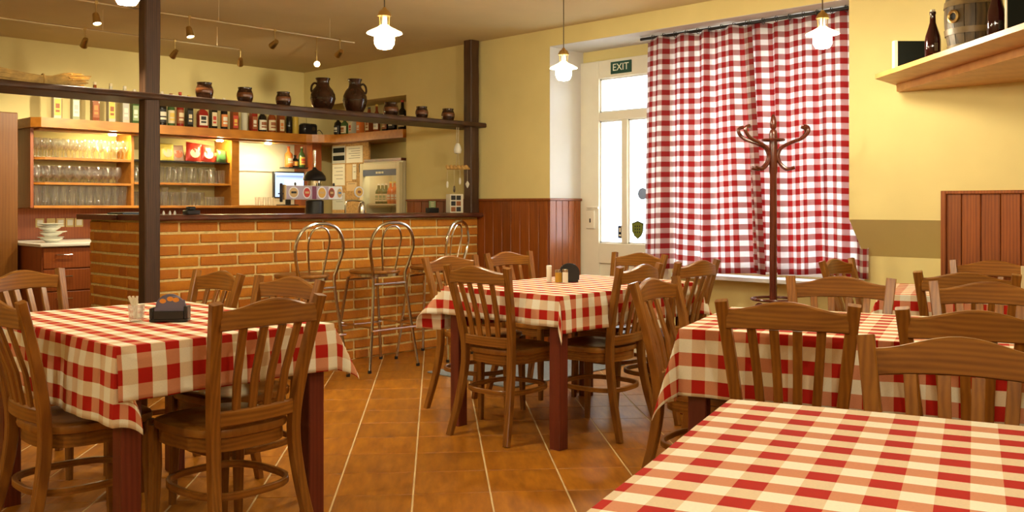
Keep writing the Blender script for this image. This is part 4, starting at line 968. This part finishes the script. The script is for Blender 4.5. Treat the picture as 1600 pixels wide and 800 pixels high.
obj('case', G().box(-0.05, 0.05, -0.035, 0.035, 0, 0.032, 0.006), 'black_plastic', bx); obj('upper', G().box(-0.03, 0.02, -0.025, 0.025, 0.032, 0.056, 0.005), 'black_plastic', bx)
for i, x in enumerate((2.90, 2.945, 2.98)):
    o = tag(obj('salt_shaker', G().lathe([(0, 0), (.008, 0), (.009, .012), (.004, .026), (0, .028)], 10), 'white_ceramic', None, (x, 6.10, ZT)), ['leftmost', 'middle', 'rightmost'][i] + ' of three tiny white pieces on the bar by the left post', 'ornament', 'tiny white pieces on the bar')
# menu cube, card holder
mc = thing('menu_cube', 'white card display with small pictures on the bar in front of the right post', 'card display', (5.50, 6.02, ZT), -0.25)
obj('cover', G().box(-0.055, 0.075, -0.04, 0.045, 0, 0.165, 0.004), 'paper', mc)
for q in range(6): obj('picture', G().box(-0.048 + 0.052 * (q % 2), -0.004 + 0.052 * (q % 2), -0.0415, -0.040, 0.012 + .05 * (q // 2), 0.052 + .05 * (q // 2)), 'ink' if q % 3 else 'label_brown', mc, smooth=False)
ch = thing('card_holder', 'small black card holder with a green card on the bar', 'card holder', (5.39, 6.18, ZT))
obj('tray', G().box(-0.055, 0.055, -0.03, 0.03, 0, 0.045, 0.004), 'black_plastic', ch); obj('card', G().box(-0.035, 0.035, -0.006, 0.006, 0.045, 0.105, 0.001), 'label_green', ch)
for k in range(3): obj('mark', G().box(-0.02, 0.015, -0.008, -0.006, 0.055 + .015 * k, 0.062 + .015 * k), 'label_cream', ch, smooth=False)
pl = thing('bar_papers', 'dark flat folder lying on the return end of the bar', 'folder', (2.93, 6.72, ZT), 0.3)
obj('cover', G().box(-.12, .12, -.08, .08, 0, .012, .002), 'black_plastic', pl); obj('sheet', G().box(-.10, .11, -.07, .07, .012, .015), 'paper_grey', pl, smooth=False)

# ---------------------------------------------------------------- hanging ornament by the right post
hg = thing('hanging_ornament', 'hanging string ornament with a rope bar and white shells beside the right post', 'ornament', (5.50, 5.97, 0))
tdir = Vector((RIGHT.x, RIGHT.y, 0))
obj('cords', G().tube([(-.01, 0, 1.888), (-.012, 0, 1.72)], .003, 5).tube([(.012, 0, 1.888), (.005, 0, 1.72)], .003, 5).tube([(-.005, 0, 1.66), (-.02, 0, 1.55)], .002, 5).tube([(.005, 0, 1.66), (.02, 0, 1.55)], .002, 5), 'string', hg)
obj('shell_body', G().lathe([(0, 1.655), (.03, 1.662), (.036, 1.690), (.028, 1.72), (.016, 1.745), (0, 1.75)], 14), 'white_ceramic', hg)
obj('rope_bar', G().tube([tuple(tdir * (-.10 + .2 * i / 24)) [:2] + (1.535 + 0.004 * sin(i * 1.6),) for i in range(25)], [.019 + .005 * sin(i * 1.6) for i in range(25)], 10), 'rope', hg)
for k, (q, z0, z1) in enumerate(((-.09, 1.52, 1.40), (-.03, 1.52, 1.36), (.02, 1.52, 1.43), (.085, 1.52, 1.40))):
    p = tdir * q; obj('thread', G().tube([(p.x, p.y, z0), (p.x, p.y, z1)], .0015, 5), 'string', hg)
    obj('shell', G().lathe([(0, z1 + .02), (.008, z1 + .012), (.018 if k == 3 else .011, z1 - .008), (.010, z1 - .03), (0, z1 - .045)], 8, (p.x, p.y, 0)), 'white_ceramic' if k != 1 else 'steel_dark', hg)

# ---------------------------------------------------------------- till screen
mo = thing('till_screen', 'flat till screen glowing blue-white behind the beer tower', 'screen', (5.37, 8.43, 1.2055))
obj('bezel', G().box(-0.185, 0.185, -0.01, 0.03, 0.075, 0.355, 0.005), 'black_plastic', mo)
obj('foot', G().box(-0.10, 0.10, -0.03, 0.09, 0, 0.012, 0.003), 'black_plastic', mo); obj('neck', G().box(-0.03, 0.03, 0.01, 0.03, 0.012, 0.10, 0.003), 'black_plastic', mo)
emit('screen_blue', (0.40, 0.58, 0.95), 0.45); emit('screen_white', (0.85, 0.92, 1.0), 0.6); emit('screen_bar', (0.25, 0.38, 0.75), 0.35)
sc = obj('display', G().box(-0.172, 0.172, -0.0115, -0.010, 0.09, 0.342), 'screen_blue', mo, smooth=False)
obj('window_pane', G().box(-0.06, 0.165, -0.0125, -0.0115, 0.10, 0.27), 'screen_white', sc, smooth=False); obj('menu_bar', G().box(-0.16, 0.165, -0.0125, -0.0115, 0.295, 0.315), 'screen_bar', sc, smooth=False)
# ---------------------------------------------------------------- notice board with papers
tag(obj('notice_board', G().box(5.85, 5.875, 7.70, 8.345, 1.05, 1.86, 0.002), 'cork', smooth=False), 'cork notice board between the cabinet end and the fridge', 'notice board')
def sheet(y0, y1, z0, z1, mat, label, lines=0, dark=0):
    t = thing('paper_sheet', label, 'paper', (5.849, (y0 + y1) / 2, z0), 0, 'papers on the notice board'); hw = (y1 - y0) / 2; h = z1 - z0
    obj('sheet', G().box(-0.0015, 0, -hw, hw, 0, h), mat, t, smooth=False)
    for k in range(lines):
        z = h * (0.85 - 0.7 * k / max(1, lines)); obj('text_line', G().box(-0.0022, -0.0015, -hw * .7, hw * (.7 - .3 * (k % 2)), z - .004, z), 'ink', t, smooth=False)
    for k in range(dark):
        z = h * (0.62 - 0.45 * k); obj('picture', G().box(-0.0022, -0.0015, -hw * .85, hw * .85, z, z + h * .28), 'black_matte', t, smooth=False)
sheet(8.10, 8.34, 1.655, 1.84, 'paper_grey', 'grey printed poster at the top left of the notice board', 0, 2)
sheet(7.80, 8.085, 1.655, 1.83, 'paper', 'pale calendar sheet at the top right of the notice board', 5)
sheet(8.11, 8.335, 1.42, 1.645, 'paper', 'white note pinned below the poster with a red pin', 4)
sheet(7.985, 8.085, 1.46, 1.64, 'badge_tan', 'narrow tan note in the middle of the notice board')
sheet(7.91, 7.975, 1.48, 1.64, 'paper', 'narrow white note in the middle of the notice board', 2)
sheet(7.735, 7.86, 1.55, 1.64, 'black_matte', 'small black framed card at the right of the notice board')
sheet(7.90, 8.08, 1.36, 1.45, 'badge_tan', 'beige folded note below the narrow notes', 1)
sheet(8.11, 8.335, 1.16, 1.34, 'paper_grey', 'grey sheet at the bottom of the notice board, behind the chrome tap', 2)
# ---------------------------------------------------------------- fridge
fr = thing('display_fridge', 'cream glass-door drinks fridge in the wall recess', 'fridge', (5.66, 6.97, 0))
g = G().box(0.05, 0.42, 0, 0.03, 0, 1.64).box(0.05, 0.42, 0.60, 0.63, 0, 1.64).box(0.05, 0.42, 0.03, 0.60, 1.58, 1.64).box(0.05, 0.42, 0.03, 0.60, 0, 0.9).box(0.39, 0.42, 0.03, 0.60, 0.9, 1.58)
plain('fridge_cream', (0.66, 0.58, 0.36), 0.35); plain('fridge_blue', (0.05, 0.08, 0.16), 0.4)
obj('body', g, 'fridge_cream', fr, smooth=False)
dr = obj('door', G().box(0, 0.045, 0, 0.05, 0.10, 1.625, .003).box(0, 0.045, 0.58, 0.63, 0.10, 1.625, .003).box(0, 0.045, 0.05, 0.58, 1.56, 1.625, .003).box(0, 0.045, 0.05, 0.58, 0.10, 0.95, .003), 'fridge_cream', fr)
obj('pane', G().box(0.02, 0.025, 0.05, 0.58, 0.95, 1.50), 'pane_glass', dr, smooth=False)
hd = obj('header_strip', G().box(0.005, 0.04, 0.05, 0.58, 1.50, 1.56), 'fridge_blue', dr, smooth=False)
obj('lettering', G().box(0.003, 0.005, 0.25, 0.28, 1.52, 1.54).box(0.003, 0.005, 0.29, 0.33, 1.52, 1.54).box(0.003, 0.005, 0.34, 0.37, 1.52, 1.54), 'paper', hd, smooth=False)
for z in (0.96, 1.21): obj('shelf', G().box(0.06, 0.38, 0.04, 0.59, z, z + 0.012), 'fridge_cream', fr, smooth=False)
emit('fridge_light', (1.0, 0.92, 0.65), 10); obj('inner_light', G().box(0.07, 0.10, 0.10, 0.53, 1.565, 1.578), 'fridge_light', fr, smooth=False)
tag(obj('fridge_cover', G().prism([(5.70, 6.99), (5.70, 7.58), (6.05, 7.58), (6.05, 6.99)], 1.6405, 1.668), 'bar_top', smooth=False), 'dark wooden board lying on top of the drinks fridge', 'board')
k = 0
for y in (7.06, 7.12, 7.18, 7.24):
    for x in (5.77, 5.86):
        bottle(x, y, 1.2225, 'slim', .22, 'orange', 'orange', 'yellow', 'white', 'orange drink bottle, %s from right in the %s row on the upper fridge shelf' % (ORD[round((y - 7.06) / .06)], 'front' if x < 5.8 else 'back'), 'orange bottles in the fridge', -pi / 2)
for y in (7.31, 7.37, 7.43): bottle(5.77, y, 1.2225, 'slim', .20, 'green', 'cream', 'white', 'green', 'green bottle, %s from left on the upper fridge shelf' % ORD[round((7.43 - y) / .06)], 'green bottles in the fridge', -pi / 2)
tag(link('plate', pm, None, (5.85, 7.32, 0.9725)), 'white plate on the lower fridge shelf', 'plate')
for y in (7.10, 7.17): tag(link('tumbler', GM['tumbler'], None, (5.80, y, 0.9725)), 'clear glass on the lower fridge shelf, %s one' % ('right' if y < 7.15 else 'left'), 'glass', 'glasses in the fridge')

# ---------------------------------------------------------------- table things
plain('napkin_blue', (0.15, 0.14, 0.21), 0.8); plain('napkin_print', (0.75, 0.30, 0.04), 0.8)
nh = thing('napkin_holder', 'black napkin holder with dark blue napkins on the left table', 'napkin holder', (1.635, 3.385, 0.7632), math.atan2(RIGHT.y, RIGHT.x) + 0.12)
obj('holder', G().box(-0.07, 0.07, -0.028, 0.028, 0, 0.010, .002).box(-0.07, -0.055, -0.028, 0.028, 0.010, 0.052, .003).box(0.055, 0.07, -0.028, 0.028, 0.010, 0.058, .003).box(-0.055, 0.055, -0.028, -0.022, 0.010, 0.040, .001).box(-0.055, 0.055, 0.022, 0.028, 0.010, 0.040, .001), 'black_plastic', nh)
def napkin(sh, y, rot, mat):
    g = G().loops([[(x, y + dy, z) for x, z in sh] for dy in (0, 0.012)]); return g
arch_ = [(-0.050, 0.012)] + [(0.052 * cos(pi - pi * i / 12) , 0.055 + 0.048 * sin(pi * i / 12)) for i in range(13)] + [(0.050, 0.012)]
nk = obj('napkin', napkin(arch_, -0.006, 0, ''), 'napkin_blue', nh); nk2 = obj('napkin', napkin([(x * .98 + .012, z * .93) for x, z in arch_], -0.020, 0, ''), 'napkin_blue', nh)
obj('napkin_fold', G().loops([[(-0.052, -0.0215, 0.035), (0.06, -0.0215, 0.062), (0.06, -0.0215, 0.083), (-0.052, -0.0215, 0.050)], [(-0.052, -0.0205, 0.035), (0.06, -0.0205, 0.062), (0.06, -0.0205, 0.083), (-0.052, -0.0205, 0.050)]]), 'napkin_blue', nh)
for cx, cz in ((-0.022, 0.078), (0.005, 0.086), (0.026, 0.082)): obj('print', disc_y(cx, cz, .012, .009, -0.0202, .0012, 12), 'napkin_print', nk2)
tg = thing('toothpick_glass', 'small glass with paper-wrapped sticks beside the napkin holder', 'glass', (1.545, 3.475, 0.7632))
obj('glass', G().lathe([(.001, 0), (.024, 0), (.026, .005), (.030, .062), (.028, .062), (.023, .010), (.001, .010)], 16), 'clear_glass', tg)
for k in range(5): obj('stick', G().tube([(.006 * cos(k), .006 * sin(k), .012), (-.022 + .006 * k, .016 - .004 * k, .095 - .006 * (k % 2))], .005, 6), 'paper', tg)
cd = lambda lab, x, y, r, h, mat, m2, nm, cat: (lambda t: (obj('body', G().lathe([(0, 0), (r, 0), (r, h * .78), (0, h * .78)], 14), mat, t), obj('lid', G().lathe([(0, h * .78), (r * 1.05, h * .78), (r * 1.05, h * .97), (r * .8, h), (0, h)], 14), m2, t)))(thing(nm, lab, cat, (x, y, 0.7632)))
plain('mustard', (0.50, 0.27, 0.02), 0.3)
cd('tall cream shaker, leftmost of the condiments on the middle table', 4.000, 3.565, .015, .095, 'paper', 'white_ceramic', 'salt_shaker', 'shaker')
cd('squat amber jar between the shakers on the middle table', 4.02, 3.510, .020, .072, 'mustard', 'chrome', 'mustard_jar', 'jar')
cd('short pale shaker with a metal lid on the middle table', 4.015, 3.455, .016, .078, 'paper', 'chrome', 'pepper_shaker', 'shaker')
n2 = thing('napkin_holder', 'dark arched napkin holder behind the condiments on the middle table', 'napkin holder', (4.075, 3.475, 0.7632), math.atan2(RIGHT.y, RIGHT.x))
obj('holder', G().loops([[(x * 1.1, y, z * 1.05) for x, z in arch_] for y in (-.018, -.012)]).loops([[(x * 1.1, y, z * 1.05) for x, z in arch_] for y in (.012, .018)]).box(-.05, .05, -.012, .012, 0.0, .012), 'black_plastic', n2); obj('napkin', G().box(-.042, .042, -.012, .012, .012, .092, .002), 'paper', n2)
mn = thing('menu_card', 'folded menu card standing on the back right table at the picture edge', 'menu card', (4.905, 1.26, 0.7632), 0.3)
obj('card', G().box(-.004, .004, -.075, .075, 0, .15, .001), 'label_cream', mn)
for q in range(6): obj('print', G().box(-.0055, -.004, -.06 + .06 * (q % 2), -.01 + .06 * (q % 2), .015 + .045 * (q // 2), .05 + .045 * (q // 2)), 'ink' if q % 2 else 'label_green', mn, smooth=False)
obj('base', G().box(-.03, .03, -.08, .08, -.0, .006, .001), 'label_cream', mn)

# ---------------------------------------------------------------- corner shelf at the upper right
cs2 = thing('corner_shelf', 'light wooden corner shelf high on the right wall', 'shelf')
obj('board', G().prism([(5.728, 2.26), (5.35, 2.23), (3.80, 0.68), (3.80, 0.305), (5.728, 0.305)], 1.940, 1.966), 'shelf_wood', cs2, smooth=False)
obj('support', G().prism([(5.728, 2.24), (5.69, 2.24), (4.13, 0.68), (4.13, 0.305), (5.728, 0.305)], 1.897, 1.940), 'shelf_wood', cs2, smooth=False)
ZS = 1.9665; ra_ = math.atan2(RIGHT.y, RIGHT.x)
b1 = thing('framed_board', 'dark board with a pale edge, leftmost on the corner shelf', 'board', (5.275, 2.07, ZS), ra_)
obj('board', G().box(0, 0.20, 0.0, 0.030, 0, 0.165, .002), 'black_matte', b1); obj('pale_edge', G().box(-0.020, 0.0, -0.003, 0.030, 0, 0.167, .001), 'paper', b1)
b2 = thing('framed_board', 'dark board with a pale edge at the top right corner of the picture', 'board', (4.475, 1.275, ZS), ra_)
obj('board', G().box(0, 0.30, 0.0, 0.012, 0, 0.30, .002), 'black_matte', b2); obj('pale_edge', G().box(-0.006, 0.0, -0.002, 0.012, 0, 0.302, .001), 'paper', b2)
plain('bottle_wine', (0.022, 0.002, 0.002), 0.08); plain('stopper', (0.62, 0.58, 0.48), 0.4)
def swing_bottle(x, y, h, label):
    t = thing('swing_top_bottle', label, 'bottle', (x, y, ZS), 0, 'dark bottles on the corner shelf'); r = .0385
    obj('body', G().lathe([(.001, 0), (r - .003, 0), (r, .005), (r, h * .36), (r * .93, h * .44), (.022, h * .62), (.015, h * .72), (.0135, h * .88), (.016, h * .90), (.016, h * .94), (0, h * .94)], 20), 'bottle_wine', t)
    obj('stopper', G().lathe([(0, h * .94), (.013, h * .94), (.012, h * .985), (0, h)], 12), 'stopper', t)
    obj('wire', G().tube([(.017, 0, h * .8), (.020, 0, h * .9), (0, .014, h * .97), (-.020, 0, h * .9), (-.017, 0, h * .8)], .0016, 5), 'steel_dark', t)
    obj('emblem', G().add([(.039 * cos(a), .039 * sin(a), z) for z in (.03, .07) for a in [-2.6 + .1 * i for i in range(6)]], [(i, i + 1, i + 7, i + 6) for i in range(5)]), 'steel_dark', t)
swing_bottle(4.955, 1.765, .250, 'dark red swing-top bottle left of the barrel on the corner shelf')
swing_bottle(4.56, 1.345, .270, 'dark swing-top bottle right of the barrel on the corner shelf')
br = thing('wooden_barrel', 'old wooden barrel with metal hoops standing on the corner shelf', 'barrel', (4.94, 1.565, ZS))
plain('hoop', (0.15, 0.095, 0.03), 0.45, var=0.3, scale=12)
hb = .36; rad = lambda z: .108 + .024 * sin(pi * z / hb)
N = 16
for i in range(N):
    a0, a1 = 2 * pi * i / N + .012, 2 * pi * (i + 1) / N - .012; rings = []
    for j in range(9):
        z = hb * j / 8; ro, ri = rad(z), rad(z) - .014
        rings.append([(ro * cos(a0), ro * sin(a0), z), (ro * 1.003 * cos((a0 + a1) / 2), ro * 1.003 * sin((a0 + a1) / 2), z), (ro * cos(a1), ro * sin(a1), z), (ri * cos(a1), ri * sin(a1), z), (ri * cos(a0), ri * sin(a0), z)])
    obj('stave', G().loops(rings), 'barrel_wood', br)
obj('core', G().lathe([(0, .015), (.094, .015), (.112, hb / 2), (.094, hb - .015), (0, hb - .015)], 20), 'beam', br)
for z0, z1 in ((.0, .035), (.085, .115), (.225, .255), (.32, .355)):
    obj('hoop', G().lathe([(rad(z0) + .001, z0), (rad(z0) + .005, z0), (rad(z1) + .005, z1), (rad(z1) + .001, z1)], 28), 'hoop', br)
bd_ = Vector((-.93, .37, 0)).normalized(); base = bd_ * (rad(.17) + .001)
q = bd_.to_track_quat('Z', 'Y').to_matrix().to_4x4()
obj('bung_ring', G().lathe([(.018, -.004), (.033, -.004), (.033, .010), (.024, .014), (.018, .010), (.018, -.004)], 20).xf(Matrix.Translation(base + Vector((0, 0, .17))) @ q), 'brass', br)
obj('bung_hole', G().lathe([(0, .004), (.018, .004), (.018, -.004), (0, -.004)], 16).xf(Matrix.Translation(base + Vector((0, 0, .17))) @ q), 'black_plastic', br)
